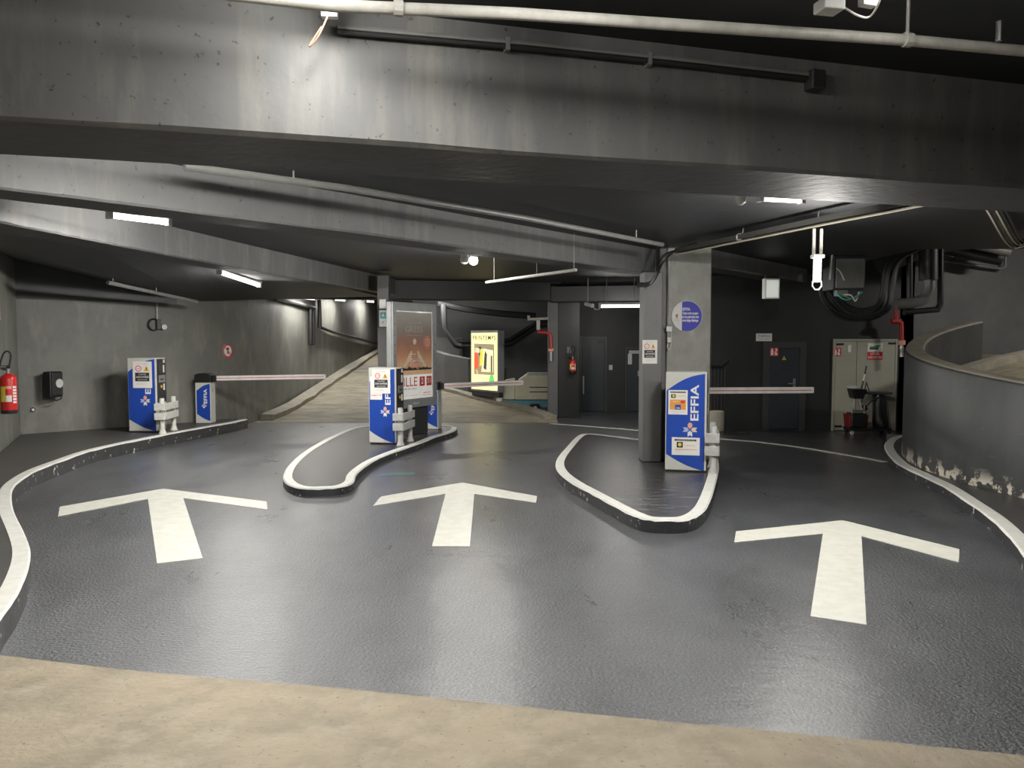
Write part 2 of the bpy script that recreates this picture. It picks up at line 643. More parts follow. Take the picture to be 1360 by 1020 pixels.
def curve_at(u):
    """point and outward normal of the bending wall seen at image column u"""
    k = (u - 680) / F
    for a, b in zip(CURVE, CURVE[1:]):
        fa, fb = a.x - k * a.y, b.x - k * b.y
        if fa * fb <= 0 and fa != fb:
            p = a.lerp(b, fa / (fa - fb))
            t = (b - a).normalized()
            return p, Vector((t.y, -t.x, 0))


curve_wall([A0, A0.lerp(B0, .33)] + CURVE, 0, zj, 'wall')
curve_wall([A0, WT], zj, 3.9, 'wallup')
curve_wall(CURVE, zj, 6.0, 'wall')
wall('wall_ramp_end', Vector((-6.2, 35, 0)), Vector((1.2, 35, 0)), 0, 6.0, 'wall')

# ---- the ramp up to the street, left of centre
RS = [(18.9, 1.12), (19.6, 1.1), (20.6, .42), (21.7, -.46), (24, -2.08), (28, -3.9), (34.9, -4.6)]


def rz_(Y):
    return .1 * (Y - 18.9) + .004


def redge(Y):
    for (a, xa), (b, xb) in zip(RS, RS[1:]):
        if a <= Y <= b:
            return xa + (xb - xa) * (Y - a) / (b - a)
    return RS[-1][1]


rm = MB()
vs, fs = [], []
for Y, x in RS:
    vs += [(-6.42 if Y < 19 else -6.15 if Y < 20 else -6.0, Y, rz_(Y)), (x, Y, rz_(Y)), (x, Y, 0)]
for i in range(len(RS) - 1):
    fs += [(3 * i, 3 * i + 1, 3 * i + 4, 3 * i + 3), (3 * i + 1, 3 * i + 2, 3 * i + 5, 3 * i + 4)]
rm.add(vs, fs)
ramp = struct(rm.build('ramp', 'rampc'))
for side in (0, 1):
    kb = MB()
    ys = [19.3 + k * .75 for k in range(21)]
    prof = []
    for Y in ys:
        if side:
            xo, xi = redge(Y) + .0, redge(Y) - .28
        else:
            xo = -6.30 + .2 * min(1, (Y - 18.9) / 1.2) if Y < 20.1 else -6.02
            xi = xo + .36
        xi += random.uniform(-.03, .03)
        h = .13 if side == 0 else .10
        prof += [(xo, Y, rz_(Y)), (xo, Y, rz_(Y) + h), (xi, Y, rz_(Y) + h * .8 + random.uniform(-.02, .02)), (xi, Y, rz_(Y))]
    fs = []
    for i in range(len(ys) - 1):
        for j in range(3):
            fs.append((4 * i + j, 4 * i + j + 1, 4 * i + j + 5, 4 * i + j + 4))
    fs.append((0, 1, 2, 3))
    kb.add(prof, fs)
    kb.build('kerb', 'bareconc', ramp)
# parapet along the ramp's right edge
pp = []
ys = [22.9, 24, 26, 28, 31, 34.9]
vs, fs = [], []
for Y in ys:
    x = redge(Y) + .02
    vs += [(x, Y, 0), (x, Y, rz_(Y) + 1.05), (x + .22, Y, rz_(Y) + 1.05), (x + .22, Y, 0)]
for i in range(len(ys) - 1):
    for j in range(3):
        fs.append((4 * i + j, 4 * i + j + 1, 4 * i + j + 5, 4 * i + j + 4))
fs.append((3, 2, 1, 0))
struct(MB().add(vs, fs).build('wall_parapet', 'far'))

# ---- far walls
wall('wall_far', Vector((-3.55, 28, 0)), Vector((2.0, 28, 0)), 0, 5.2, 'far')
wall('wall_bright_patch', Vector((-2.75, 27.6, 0)), Vector((-1.75, 27.7, 0)), 0, 2.1, 'wallgrey', th=.2)  # pale slab added for a bright patch beyond the parapet
wall('wall_recess', Vector((1.80, 22.0, 0)), Vector((4.2, 22.0, 0)), 0, 3.33, 'walldk')
wall('wall_recess_side', Vector((3.9, 22.0, 0)), Vector((4.4, 17.3, 0)), 0, 3.33, 'walldk', th=.2)
wall('wall_service', Vector((4.4, 17.3, 0)), Vector((8.85, 17.3, 0)), 0, 4.6, 'walldk')
wall('wall_service_side', Vector((8.85, 17.3, 0)), Vector((8.85, 18.5, 0)), 0, 4.6, 'walldk', th=.3)
wall('wall_right_back', Vector((8.85, 18.5, 0)), Vector((14.0, 18.5, 0)), 0, 4.6, 'wallgrey')
wall('wall_right', Vector((14, 18.5, 0)), Vector((14, -5, 0)), 0, 4.6, 'wallgrey')
wall('wall_behind', Vector((14, -5, 0)), Vector((-4.7, -5, 0)), 0, 3.75, 'wallgrey')

# ---- ceilings
struct(MB().prism(ccw([(-10.5, -5), (14, -5), (14, 8.6), (-10.5, 1.7)]), ZC, ZC + .15).build('ceiling', 'ceil'))
struct(MB().box(6.35, 14, 12.3, 18.6, 4.6, 4.7).build('ceiling_upper', 'ceil'))
struct(MB().box(6.35, 14, 12.2, 12.3, ZL + .12, 4.7).build('wall_riser', 'walldk'))
struct(MB().box(6.25, 6.35, 12.2, 18.5, ZL + .12, 4.7).build('wall_riser', 'walldk'))
struct(MB().prism(ccw([(-5.2, 3.2), (14, 8.6), (14, 12.3), (6.35, 12.3), (6.35, 17.3), (4.3, 17.3), (4.2, 22.2), (.9, 22.2), (.9, 19.6),
                       (-2.9, 18.5), (-4.9, 6.9)]), ZL, ZL + .12).build('ceiling_lower', 'ceil'))
vs = [(-6.6, 18.0, 3.4), (1.2, 19.4, 3.4), (1.2, 36, 5.2), (-6.6, 36, 5.2)]
vs += [(a, b, c + .12) for a, b, c in vs]
struct(MB().add(vs, [(0, 3, 2, 1), (4, 5, 6, 7), (0, 1, 5, 4), (1, 2, 6, 5), (2, 3, 7, 6), (3, 0, 4, 7)]).build('ceiling_ramp', 'ceil'))
sa, sb = PL(25, 347, A0, nB), PL(265, 400, A0, nB)
Ln = PL(-40, 318, A0, nL)
vs = [tuple(Ln), (-4.75, 6.4, 3.45), (-4.3, 9.9, 3.3), (-3.9, 12.5, 3.12), (-3.0, 18.0, 3.0), (-6.3, 17.75, 2.9), tuple(sb), tuple(sa)]
up = [(a, b, c + .1) for a, b, c in vs]
n = len(vs)
sof = MB().add(vs + up, [(0, 7, 6, 1), (1, 6, 2), (2, 6, 5), (2, 5, 3), (3, 5, 4), (8, 9, 14, 15), (9, 10, 14), (10, 13, 14), (10, 11, 13), (11, 12, 13)]
               + [(i, (i + 1) % n, n + (i + 1) % n, n + i) for i in range(n)])
struct(sof.build('ceiling_soffit', 'ceil'))


# ---- beams
def beam(front, width, zb, zc, name='ceiling_beam', m='beam'):
    """front: polyline of the visible lower edge; the body lies to its left"""
    P = [Vector((p[0], p[1], 0)) for p in front]
    Q = offset_line(P, width)
    fine_p, fine_q = [], []
    for i in range(len(P) - 1):
        for k in range(24):
            fine_p.append(P[i].lerp(P[i + 1], k / 24))
            fine_q.append(Q[i].lerp(Q[i + 1], k / 24))
    fine_p.append(P[-1])
    fine_q.append(Q[-1])
    vs, fs, mi = [], [], []
    for a, b in zip(fine_p, fine_q):
        w1, w2 = random.uniform(-.007, .007), random.uniform(-.007, .007)
        vs += [(a.x, a.y, zc), (a.x, a.y, zb + .02 + w1), (a.x + (b.x - a.x) * .03, a.y + (b.y - a.y) * .03, zb + w1 * .3),
               (b.x, b.y, zb + w2 * .3), (b.x, b.y, zc)]
    for i in range(len(fine_p) - 1):
        for j in range(5):
            k = (j + 1) % 5
            fs.append((5 * i + j, 5 * (i + 1) + j, 5 * (i + 1) + k, 5 * i + k))
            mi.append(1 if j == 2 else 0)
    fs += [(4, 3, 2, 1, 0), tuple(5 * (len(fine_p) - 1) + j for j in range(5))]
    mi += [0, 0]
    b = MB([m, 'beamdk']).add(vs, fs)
    b.mi = mi
    return struct(b.build(name))


b1a, b1b = G(0, 158, ZB), G(1360, 250, ZB)
d1 = (b1b - b1a).normalized()
n1 = Vector((d1.y, -d1.x, 0))
B1P = b1a.copy()
beam([b1a - d1 * 2.1, b1b + d1 * 5.5], .80, ZB, ZC)
b2a, b2m, b2b = G(0, 251, ZB), G(460, 308, ZB), G(870, 363, ZB)
d2 = (b2m - b2a).normalized()
beam([b2a - d2 * 1.5, b2m, b2b], .45, ZB, ZL)
b3 = [G(u, v, ZB) for u, v in ((0, 296), (237, 342), (340, 360), (525, 392))]
b3 = [b3[0] - (b3[1] - b3[0]).normalized() * .35] + b3[1:]
beam([tuple(p) for p in b3], .45, ZB, 3.45)
beam([(-6.15, 17.95), (.95, 19.5)], .4, 2.97, 3.7, m='ceil')
b5a, b5b = Vector((3.04, 12.25, 0)), Vector((5.9, 15.75, 0))
beam([b5a, b5b], .45, 3.15, ZL)
# pale ledge line over the recess
beam([(.95, 19.6), (4.1, 18.9)], .3, 2.95, 3.33, m='ceil')

# ---- pillars
def pillar(x0, x1, y0, y1, z1, m, z0=0, name='pillar'):
    return struct(MB().box(x0, x1, y0, y1, z0, z1).build(name, m, bevel=.012))


ISL = .145
pA = G(853, 613.5, ISL), G(879, 614.5, ISL)
pillar(pA[0].x, pA[1].x, pA[0].y, pA[0].y + .4, ZB - .02, 'pillarA', ISL)
PBX0, PBX1, PBY = D(885, 500, 12.1).x, D(943, 500, 12.1).x, 12.1
pillar(PBX0, PBX1, PBY, PBY + .5, ZL, 'pillar', ISL)
pillar(pA[1].x + .005, PBX0 + .1, PBY + .06, PBY + .4, ZL, 'pillarA', ISL)
pC = D(728, 500, 20.2).x, D(741, 500, 20.2).x, D(770, 500, 20.25).x
pillar(pC[0], pC[1], 20.2, 20.5, 3.3, 'pillarA')  # lit side of the far pillar, set apart as a paler strip
pillar(pC[1], pC[2], 20.25, 22.2, 3.3, 'black')  # shaded side of the same pillar, shade put in as black
CI = .11
pD = D(502, 500, 16.1).x, D(517, 500, 16.1).x
pillar(pD[0], pD[1], 16.1, 16.4, 3.33, 'pillarA', CI)

# ---- curved wall of the exit helix
HC, HR = Vector((11.45, 10.49, 0)), 5.54


def ztop(a):
    if a > 153.4:
        return 1.875 + (1.5 - 1.875) * (a - 153.4) / 39.4
    return 1.875 + (2.37 - 1.875) * (153.4 - a) / 36.8


def hp(a, r, z):
    return (HC.x + r * math.cos(R(a)), HC.y + r * math.sin(R(a)), z)


vs, fs, mi = [], [], []
angs = [116.6 + k * (222 - 116.6) / 60 for k in range(61)]
for a in angs:
    z = ztop(a)
    w = .3
    vs += [hp(a, HR, .13), hp(a, HR, z - .05), hp(a, HR - .02, z - .015), hp(a, HR - .05, z), hp(a, HR - w + .03, z), hp(a, HR - w, z - .03), hp(a, HR - w, .13)]
for i in range(60):
    for j in range(6):
        fs.append((7 * i + j, 7 * i + j + 1, 7 * (i + 1) + j + 1, 7 * (i + 1) + j))
        mi.append(1 if j in (2, 3, 4) else 0)
fs += [tuple(range(6, -1, -1)), tuple(420 + j for j in range(7))]
mi += [0, 0]
cw = MB(['curved', 'bareconc']).add(vs, fs)
cw.mi = mi
struct(cw.build('wall_curved', smooth=True))
# its ramp surface, rising behind the wall
vs, fs = [], []
ra = [70 + k * (222 - 70) / 60 for k in range(61)]
for a in ra:
    z = (ztop(a) if a > 100 else ztop(100)) - .9
    vs += [hp(a, 2.2, z), hp(a, HR - .31 if a > 116 else HR + 1.2, z)]
for i in range(60):
    fs.append((2 * i, 2 * i + 1, 2 * i + 3, 2 * i + 2))
rp = struct(MB().add(vs, fs).build('ramp_helix', 'rampc', smooth=True))
kb = MB()
vs, fs = [], []
ka = [a for a in ra if a < 172]
for a in ka:
    z = (ztop(a) if a > 100 else ztop(100)) - .9
    vs += [hp(a, HR - .55 - max(0, (a - 125)) * .0, z), hp(a, HR - .55, z + .17), hp(a, HR - .32, z + .17), hp(a, HR - .32, z)]
for i in range(len(ka) - 1):
    for j in range(3):
        fs.append((4 * i + j, 4 * i + j + 1, 4 * i + j + 5, 4 * i + j + 4))
kb.add(vs, fs).build('kerb', 'bareconc', rp)


# ---------------------------------------------------------------- kerbs, islands, walkways
def kerb_mesh(P, h, w, closed):
    """white-topped kerb; P is the road-side outline, the walkway lies to its left"""
    a, b, c = P, offset_line(P, .016, closed), offset_line(P, w, closed)
    n = len(P)
    vs, fs, mi = [], [], []
    for i in range(n):
        j = random.uniform(-.005, .005)
        vs += [(a[i].x, a[i].y, 0), (a[i].x, a[i].y, h - .018 + j), (b[i].x, b[i].y, h), (c[i].x, c[i].y, h), (c[i].x, c[i].y, 0)]
    for i in range(n if closed else n - 1):
        k = (i + 1) % n
        for j, m in ((0, 0), (1, 1), (2, 1), (3, 0)):
            fs.append((5 * i + j, 5 * k + j, 5 * k + j + 1, 5 * i + j + 1))
            mi.append(m)
    if not closed:
        fs += [(0, 1, 2, 3, 4), tuple(5 * (n - 1) + j for j in (4, 3, 2, 1, 0))]
        mi += [0, 0]
    o = MB(['kerbblack', 'kerbwhite']).add(vs, fs)
    o.mi = mi
    return o, c


def island(px, h, w, label, zpts=None):
    P = [G(u, v, h) for u, v in px]
    P = catmull(P, 4, True)
    if area(P) < 0:
        P.reverse()
    mb, inner = kerb_mesh(P, h, w, True)
    t = thing('traffic_island', label, 'traffic island', (0, 0, 0))
    mb.build('kerb', parent=t)
    inn = offset_line(inner, -.004, True)
    MB().prism([(p.x, p.y) for p in inn], .002, h - .004).build('paving', 'paving', t)
    return t


island([(605, 571.5), (579, 580), (551, 591), (524, 600), (497, 611.5), (480, 623), (472.5, 631), (469, 640), (451, 646.5), (415, 648.5),
        (392, 646.5), (379, 640), (376, 630), (385, 615), (405.6, 598), (435, 581.5), (465, 569), (492, 565.2), (545, 564), (600, 565.5)],
       CI, .125, 'narrow kerbed traffic island carrying the tall grey poster display and a ticket column')
island([(948, 599), (953.5, 608), (955, 620), (951.5, 638), (943.5, 664), (933, 680), (914, 689), (884, 690.5), (857, 688.5), (837, 682),
        (816, 671.5), (788.5, 656.5), (761, 641.5), (744, 629), (737.8, 618), (740.7, 607), (752, 593), (764, 580.5), (773, 576.3), (789, 576),
        (816, 579), (852, 583.5), (905, 589), (936, 593)],
       ISL, .13, 'kerbed traffic island around the concrete pillar with the round blue sign')

LH = .21
lp = [Vector((-2.75, 3.9, 0)), Vector((-3.05, 4.5, 0))] + [G(u, v, LH) for u, v in
      ((0, 822), (19, 795), (33, 767), (40, 742), (39, 723), (30, 701), (19, 679), (15.7, 663.5), (17, 649), (28, 637), (50, 624), (81.6, 612),
       (119, 599), (157, 590), (200.7, 581), (251, 571.3), (309, 561))]
lp.append(Vector((-6.02, 17.75, 0)))
lp = catmull(lp, 4)
mb, inner = kerb_mesh(lp, LH, .13, False)
t = thing('raised_walkway', 'raised walkway with a winding white-topped kerb along the left wall', 'walkway')
mb.build('kerb', parent=t)
inn = offset_line(inner, -.004)
wl = [(-6.08, 17.86), (-6.5, 17.95), (-6.70, 17.56), (WT.x + .01, WT.y - .01), (A0.x + .02, A0.y), (-8.37 + .02, 12.8), (-4.69, 5.0), (-4.69, 3.9)]
MB().prism(ccw([(p.x, p.y) for p in inn] + wl), .002, LH - .004).build('paving', 'walkway', t)

RH = .13
rpts = [G(u, v, RH) for u, v in ((1196.6, 577.3), (1181.5, 582), (1174.6, 590), (1176.8, 599), (1184.7, 609), (1195, 617.5), (1222, 630.6), (1253.7, 646),
                                 (1285, 666.6), (1316, 688.6), (1341.5, 713.7), (1360, 739))] + [Vector((4.13, 6.1, 0)), Vector((3.78, 5.3, 0))]
rpts = catmull(rpts, 4)
mb, inner = kerb_mesh(rpts, RH, .15, False)
t = thing('raised_walkway', 'raised strip with a hooked white-topped kerb at the foot of the curved wall', 'walkway')
mb.build('kerb', parent=t)
inn = offset_line(inner, -.004)
MB().prism(ccw([(p.x, p.y) for p in inn] + [(9, 5.2), (9.5, 14.5), (7.5, 15.6)]), .002, RH - .002).build('paving', 'walkway', t)

# ---------------------------------------------------------------- painted marks on the road
ARROWS = [
    ([(216.4, 649.4), (79.4, 673.5), (77.2, 686.1), (196.4, 662.9), (208.6, 748.8), (269.1, 741.9), (243.4, 661.9), (355.2, 677), (354, 666.5)],
     'white painted lane arrow beside the winding kerb of the left walkway'),
    ([(613.9, 641.2), (505.9, 659.9), (495.4, 672.2), (591.6, 656.2), (573.8, 726), (624, 726), (629.9, 656.2), (711.9, 668.1), (713.3, 659.4)],
     'white painted lane arrow pointing between the two traffic islands'),
    ([(1119.4, 691.4), (977.6, 706.2), (975.1, 720.9), (1092.8, 709.3), (1076.4, 819.1), (1150.8, 830.4), (1144.2, 712.4), (1273.4, 747), (1274.4, 730)],
     'white painted lane arrow nearest the curved wall, the largest of three')]
for px, lab in ARROWS:
    pts = ccw([tuple(G(u, v))[:2] for u, v in px])
    o = MB().prism(pts, .0005, .005).build('lane_arrow', 'white')
    tag(o, lab, 'road arrow', 'lane arrows on the asphalt')


def line(px, w, lab, name='lane_line'):
    P = catmull([G(u, v) for u, v in px], 4)
    Q = offset_line(P, w)
    o = MB().prism(ccw([tuple(p)[:2] for p in P] + [tuple(p)[:2] for p in reversed(Q)]), .0005, .006).build(name, 'white')
    tag(o, lab, 'road line', 'white edge lines on the floor')


line([(951, 583), (1010, 588), (1070, 596), (1130, 606), (1173, 613.8)], .10, 'long white edge line curving across the lane in front of the service doors')
line([(730, 563), (770, 566), (810, 569), (851, 572.5)], .10, 'short white edge line in front of the dark door recess')
tag(MB().prism(ccw([tuple(G(u, v))[:2] for u, v in ((503, 629), (551, 627.5), (551, 631), (503, 632.5))]), .0005, .003).build(
    'paint_trace', mat('faded_teal_paint', (.06, .12, .12), .5)), 'faded teal paint streak on the asphalt by the narrow island', 'paint mark')
# ================================================================ things
def petals(mb, cx, cz, s, y):
    """four-petal emblem; s = full size"""
    def petal(ang, m):
        w, a, b = .155 * s, .06 * s, .5 * s
        if m == 'pink':
            loc = [(-w, a + .14 * s), (0, a), (w, a + .14 * s), (w, b - .12 * s), (.6 * w, b - .03 * s), (0, b), (-.6 * w, b - .03 * s), (-w, b - .12 * s)]
        else:
            loc = [(-w, a + .14 * s), (0, a), (w, a + .14 * s), (w, b), (0, b - .13 * s), (-w, b)]
        c, sn = math.cos(ang), math.sin(ang)
        mb.use(m).front([(cx + x * c - z * sn, cz + x * sn + z * c) for x, z in loc], y, y + .0015)
    petal(0, 'pink')
    petal(math.pi / 2, 'lavender')
    petal(-math.pi / 2, 'beigefilm')
    petal(math.pi, 'whitefilm')


def swoosh(x0, x1, h, tl, bl, tr=.985, br=.012, n=10):
    """blue field: curved top edge rising to the right, curved bottom edge falling to the right"""
    top = [(x1 + (x0 - x1) * t, h * (tr + (tl - tr) * t + .035 * math.sin(math.pi * t))) for t in [k / n for k in range(n + 1)]]
    bot = [(x0 + (x1 - x0) * t, h * (bl + (br - bl) * t - .02 * math.sin(math.pi * t))) for t in [k / n for k in range(n + 1)]]
    return bot + top


def machine(loc, rz, W, H, label, Dp=.42):
    t = thing('ticket_machine', label, 'ticket machine', loc, rz, 'ticket columns at the barriers')
    h = W / 2
    MB().box(-h, h, -Dp / 2, Dp / 2, .02, H).build('body', 'cabinet', t, bevel=.012)
    MB().box(-h + .02, h - .02, -Dp / 2 + .02, Dp / 2 - .02, 0, .02).build('plinth', 'dark', t)
    y = -Dp / 2
    MB().front(swoosh(-h + .012, h * .90, H, .815, .175), y - .003, y).build('blue_panel', 'blue', t)
    lg = MB()
    petals(lg, -h + .60 * W, .425 * H, .36 * W, y - .005)
    lg.build('emblem', parent=t)
    MB().text('EFFIA', .27 * W, -h + .715 * W, .69 * H, y - .0045, bold=.022, rot=math.pi / 2, width=.36 * H).build('lettering', 'whitefilm', t)
    # lane side: black operating panel
    x = h
    pn = MB().use('black').box(x, x + .012, -Dp / 2 + .03, Dp / 2 - .015, .40 * H, H * .985).build('control_panel', parent=t, bevel=.004)
    X = frame((x + .013, 0, 0), (0, 1, 0), (1, 0, 0))
    MB().at(X).use('dark').box(-.13, -.01, -.006, .0, .80 * H, .93 * H).build('screen', parent=pn)
    MB().at(X).use('steel').box(-.14, .13, -.014, .0, .665 * H, .765 * H).build('ticket_unit', parent=pn, bevel=.004)
    MB().at(X).use('ink').box(-.1, .06, -.016, -.014, .70 * H, .715 * H).build('ticket_slot', parent=pn)
    MB().at(X).use('whitepl').box(.06, .12, -.004, 0, .80 * H, .90 * H).use('whitepl').box(.07, .14, -.004, 0, .93 * H, .975 * H).build('instruction_label', parent=pn)
    MB().at(X).use('amber').disc(-.03, .61 * H, .03, -.012, 0, 16).build('call_button', parent=pn)
    MB().at(X).use('whitepl').box(.06, .12, -.006, 0, .56 * H, .645 * H).build('card_reader', parent=pn)
    MB().at(X).use('dark').box(-.12, .1, -.004, 0, .06 * H, .34 * H).build('service_door', parent=t)
    return t


def warning_notice(mat4, w, h, label):
    """printed sheet: no-entry ring, warning triangle, black message box"""
    m = MB().at(mat4)
    m.use('paper').box(-w / 2, w / 2, -.003, 0, 0, h)
    y = -.004
    m.use('inkgrey').text('TICKET  INTERDIT', .045 * h * 1.1, 0, .91 * h, y, width=.62 * w)
    m.use('red').ring(-.2 * w, .735 * h, .085 * h, .115 * h, y)
    m.use('red').front([(-.27 * w, .725 * h), (-.13 * w, .725 * h), (-.13 * w, .745 * h), (-.27 * w, .745 * h)], y, -.003)
    m.use('amber').front([(.07 * w, .63 * h), (.37 * w, .63 * h), (.22 * w, .84 * h)], y, -.003)
    m.use('ink').front([(.20 * w, .69 * h), (.24 * w, .69 * h), (.245 * w, .77 * h), (.195 * w, .77 * h)], y - .001, y)
    m.use('ink').front([(.203 * w, .655 * h), (.237 * w, .655 * h), (.237 * w, .677 * h), (.203 * w, .677 * h)], y - .001, y)
    m.use('ink').front([(-.38 * w, .25 * h), (.36 * w, .25 * h), (.36 * w, .58 * h), (-.38 * w, .58 * h)], y, -.003)
    m.use('paper').text('VOUS ENTREZ', .07 * h, 0, .51 * h, y - .001, width=.4 * w)
    m.use('paper').text('ZONE CONTRÔLÉE', .09 * h, 0, .41 * h, y - .001, bold=.02, width=.66 * w)
    m.use('paper').text('MERCI DE PATIENTER', .06 * h, 0, .305 * h, y - .001, width=.5 * w)
    m.use('inkgrey').text('le service parking', .045 * h, -.1 * w, .15 * h, y, width=.45 * w)
    o = m.build('paper_notice')
    return tag(o, label, 'notice', 'printed notices taped up')


def shift(X, x, y, z, rot=0):
    return X @ Matrix.Translation((x, y, z)) @ Matrix.Rotation(rot, 4, 'Y')


def mframe(t, W, Dp=.42):
    """front face frame of a machine empty"""
    return Matrix.Translation(t.location) @ Matrix.Rotation(t.rotation_euler.z, 4, 'Z') @ Matrix.Translation((0, -Dp / 2 - .0062, 0))


# --- left machine on the walkway
pl, pr = G(171.5, 574, LH), G(210, 573.8, LH)
WL = (pr - pl).length
HL = PL(190, 475.5, pl, Vector((0, 1, 0))).z - LH
mL = machine(((pl.x + pr.x) / 2, pl.y + .21, LH), 0, WL, HL, 'blue and grey ticket column on the left walkway, one notice covering most of its lettering')
warning_notice(shift(mframe(mL, WL), .025 * WL, 0, .598 * HL), .67 * WL, .355 * HL, 'white notice taped on the ticket column of the left walkway')
# --- centre machine on the narrow island
pl, pr = G(490, 590, CI), G(526.5, 590.5, CI)
rzC = R(-10)
WC = (pr - pl).length / math.cos(rzC)
mC = machine(((pl.x + pr.x) / 2 + .03, pl.y + .23, CI), rzC, WC, PL(508, 488.5, pl, Vector((0, 1, 0))).z - CI,
             'blue and grey ticket column on the narrow island before the poster display')
HCm = 1.41
fC = mframe(mC, WC)
o = MB().at(shift(fC, -.22 * WC, 0, .575 * HCm)).use('paper').box(-.22 * WC, .22 * WC, -.001, .0, 0, .3 * HCm)
o.use('red').text('PAIEMENT CB', .026, 0, .055 * HCm, -.0015, bold=.02, width=.36 * WC)
tag(o.build('paper_notice'), 'white sheet with a red line, tucked under another notice on the narrow island\'s column', 'notice', 'printed notices taped up')
warning_notice(shift(fC, -.03 * WC, -.0015, .655 * HCm), .66 * WC, .31 * HCm, 'white notice with warning triangle on the narrow island\'s ticket column')
# --- right machine on the pillar island
pl, pr = G(890.5, 627.5, ISL), G(942, 626.7, ISL)
rzR = R(13)
WR = (pr - pl).length / math.cos(rzR) * .985
HRm = PL(915, 494.5, pl, Vector((0, 1, 0))).z - ISL
cR = (pl + pr) / 2
mR = machine((cR.x - .01, cR.y + .24, ISL), R(-13), WR, HRm, 'blue and grey ticket column in front of the concrete pillar with full lettering')
fR = mframe(mR, WR)


def card_notice(X, w, h, big, label):
    m = MB().at(X)
    m.use('paper').box(-w / 2, w / 2, -.003, 0, 0, h)
    y = -.004
    if big:
        m.use('ink').front([(-.4 * w, .885 * h), (.4 * w, .885 * h), (.4 * w, .945 * h), (-.4 * w, .945 * h)], y, -.003)
        m.use('paper').text('ABONNEMENTS EN LIGNE', .035 * h, 0, .915 * h, y - .001, width=.7 * w)
        m.use('ink').front([(-.36 * w, .68 * h), (-.12 * w, .68 * h), (-.12 * w, .83 * h), (-.36 * w, .83 * h)], y, -.003)
        m.use('yellow').disc(-.23 * w, .76 * h, .05 * h, y - .001, y, 14)
        m.use('amber').text('LIBERTÉ', .085 * h, .15 * w, .755 * h, y, width=.42 * w)
        m.use('orange').front([(-.41 * w, .2 * h), (.41 * w, .2 * h), (.41 * w, .61 * h), (-.41 * w, .61 * h)], y, -.003)
        m.use('paper').text('CARTE', .06 * h, -.12 * w, .53 * h, y - .001, bold=.02, width=.3 * w)
        m.use('red').front([(.14 * w, .47 * h), (.36 * w, .47 * h), (.36 * w, .57 * h), (.14 * w, .57 * h)], y - .001, y)
        m.use('blue').front([(-.15 * w, .2 * h), (.15 * w, .2 * h), (.15 * w, .40 * h), (-.15 * w, .40 * h)], y - .001, y)
        m.use('paper').text('CB', .08 * h, 0, .265 * h, y - .002, bold=.03, width=.2 * w)
        m.use('inkgrey').text('paiement sans contact', .035 * h, 0, .11 * h, y, width=.7 * w)
    else:
        m.use('ink').front([(-.4 * w, .80 * h), (.38 * w, .80 * h), (.38 * w, .90 * h), (-.4 * w, .90 * h)], y, -.003)
        m.use('paper').text('ABONNEMENTS EN LIGNE', .055 * h, 0, .85 * h, y - .001, width=.66 * w)
        m.use('ink').front([(-.32 * w, .42 * h), (-.1 * w, .42 * h), (-.1 * w, .74 * h), (-.32 * w, .74 * h)], y, -.003)
        m.use('yellow').disc(-.21 * w, .59 * h, .10 * h, y - .001, y, 14)
        m.use('amber').text('LIBERTÉ', .12 * h, .15 * w, .545 * h, y, width=.36 * w)
        m.use('pink').front([(-.38 * w, .28 * h), (.4 * w, .31 * h), (.4 * w, .345 * h), (-.38 * w, .345 * h)], y, -.003)
        m.use('inkgrey').text('www', .05 * h, -.27 * w, .2 * h, y, width=.14 * w)
    return tag(m.build('paper_notice'), label, 'notice', 'printed notices taped up')


card_notice(shift(fR, -.20 * WR, 0, .575 * HRm), .47 * WR, .245 * HRm, True, 'upright notice with an orange card picture on the pillar\'s ticket column')
card_notice(shift(fR, .0 * WR, 0, .168 * HRm), .68 * WR, .178 * HRm, False, 'wide notice with a black strip, low on the pillar\'s ticket column')


# --- guards
def guard(loc, rz, label, m, L=.95, H=.68):
    """two posts in a row along local y, two rails on their -x... lane side"""
    t = thing('machine_guard', label, 'guard rail', loc, rz, 'plastic guards at the ticket columns')
    for y in (-L * .28, L * .36):
        MB().lathe([(.072, 0), (.07, .015), (.055, .05), (.045, .1), (.045, H - .012), (.038, H)], 0, y, 16).build('post', m, t, smooth=True)
    for z in (H - .23, H - .41):
        ya, yb = -L * .28 - .085, L * .36 + .06
        pts = [(.05, yb), (.05, ya + .03), (-.12, ya + .03), (-.12, ya), (.065, ya), (.08, ya + .015), (.08, yb)]
        MB().prism(ccw(pts), z, z + .135).build('rail', m, t, bevel=.008)
    return t


guard((-6.725, 15.22, LH), R(4), 'pale two-rail guard beside the ticket column on the left walkway', 'guardlight')
gC = G(536, 590, CI)
guard((-1.965, 14.28, CI), R(-9), 'grey two-rail guard beside the ticket column on the narrow island', 'guard')
gR = G(942, 627, ISL)
guard((gR.x + .085, gR.y + .14, ISL), R(-13), 'grey two-rail guard beside the ticket column before the pillar', 'guard', L=.8, H=.66)


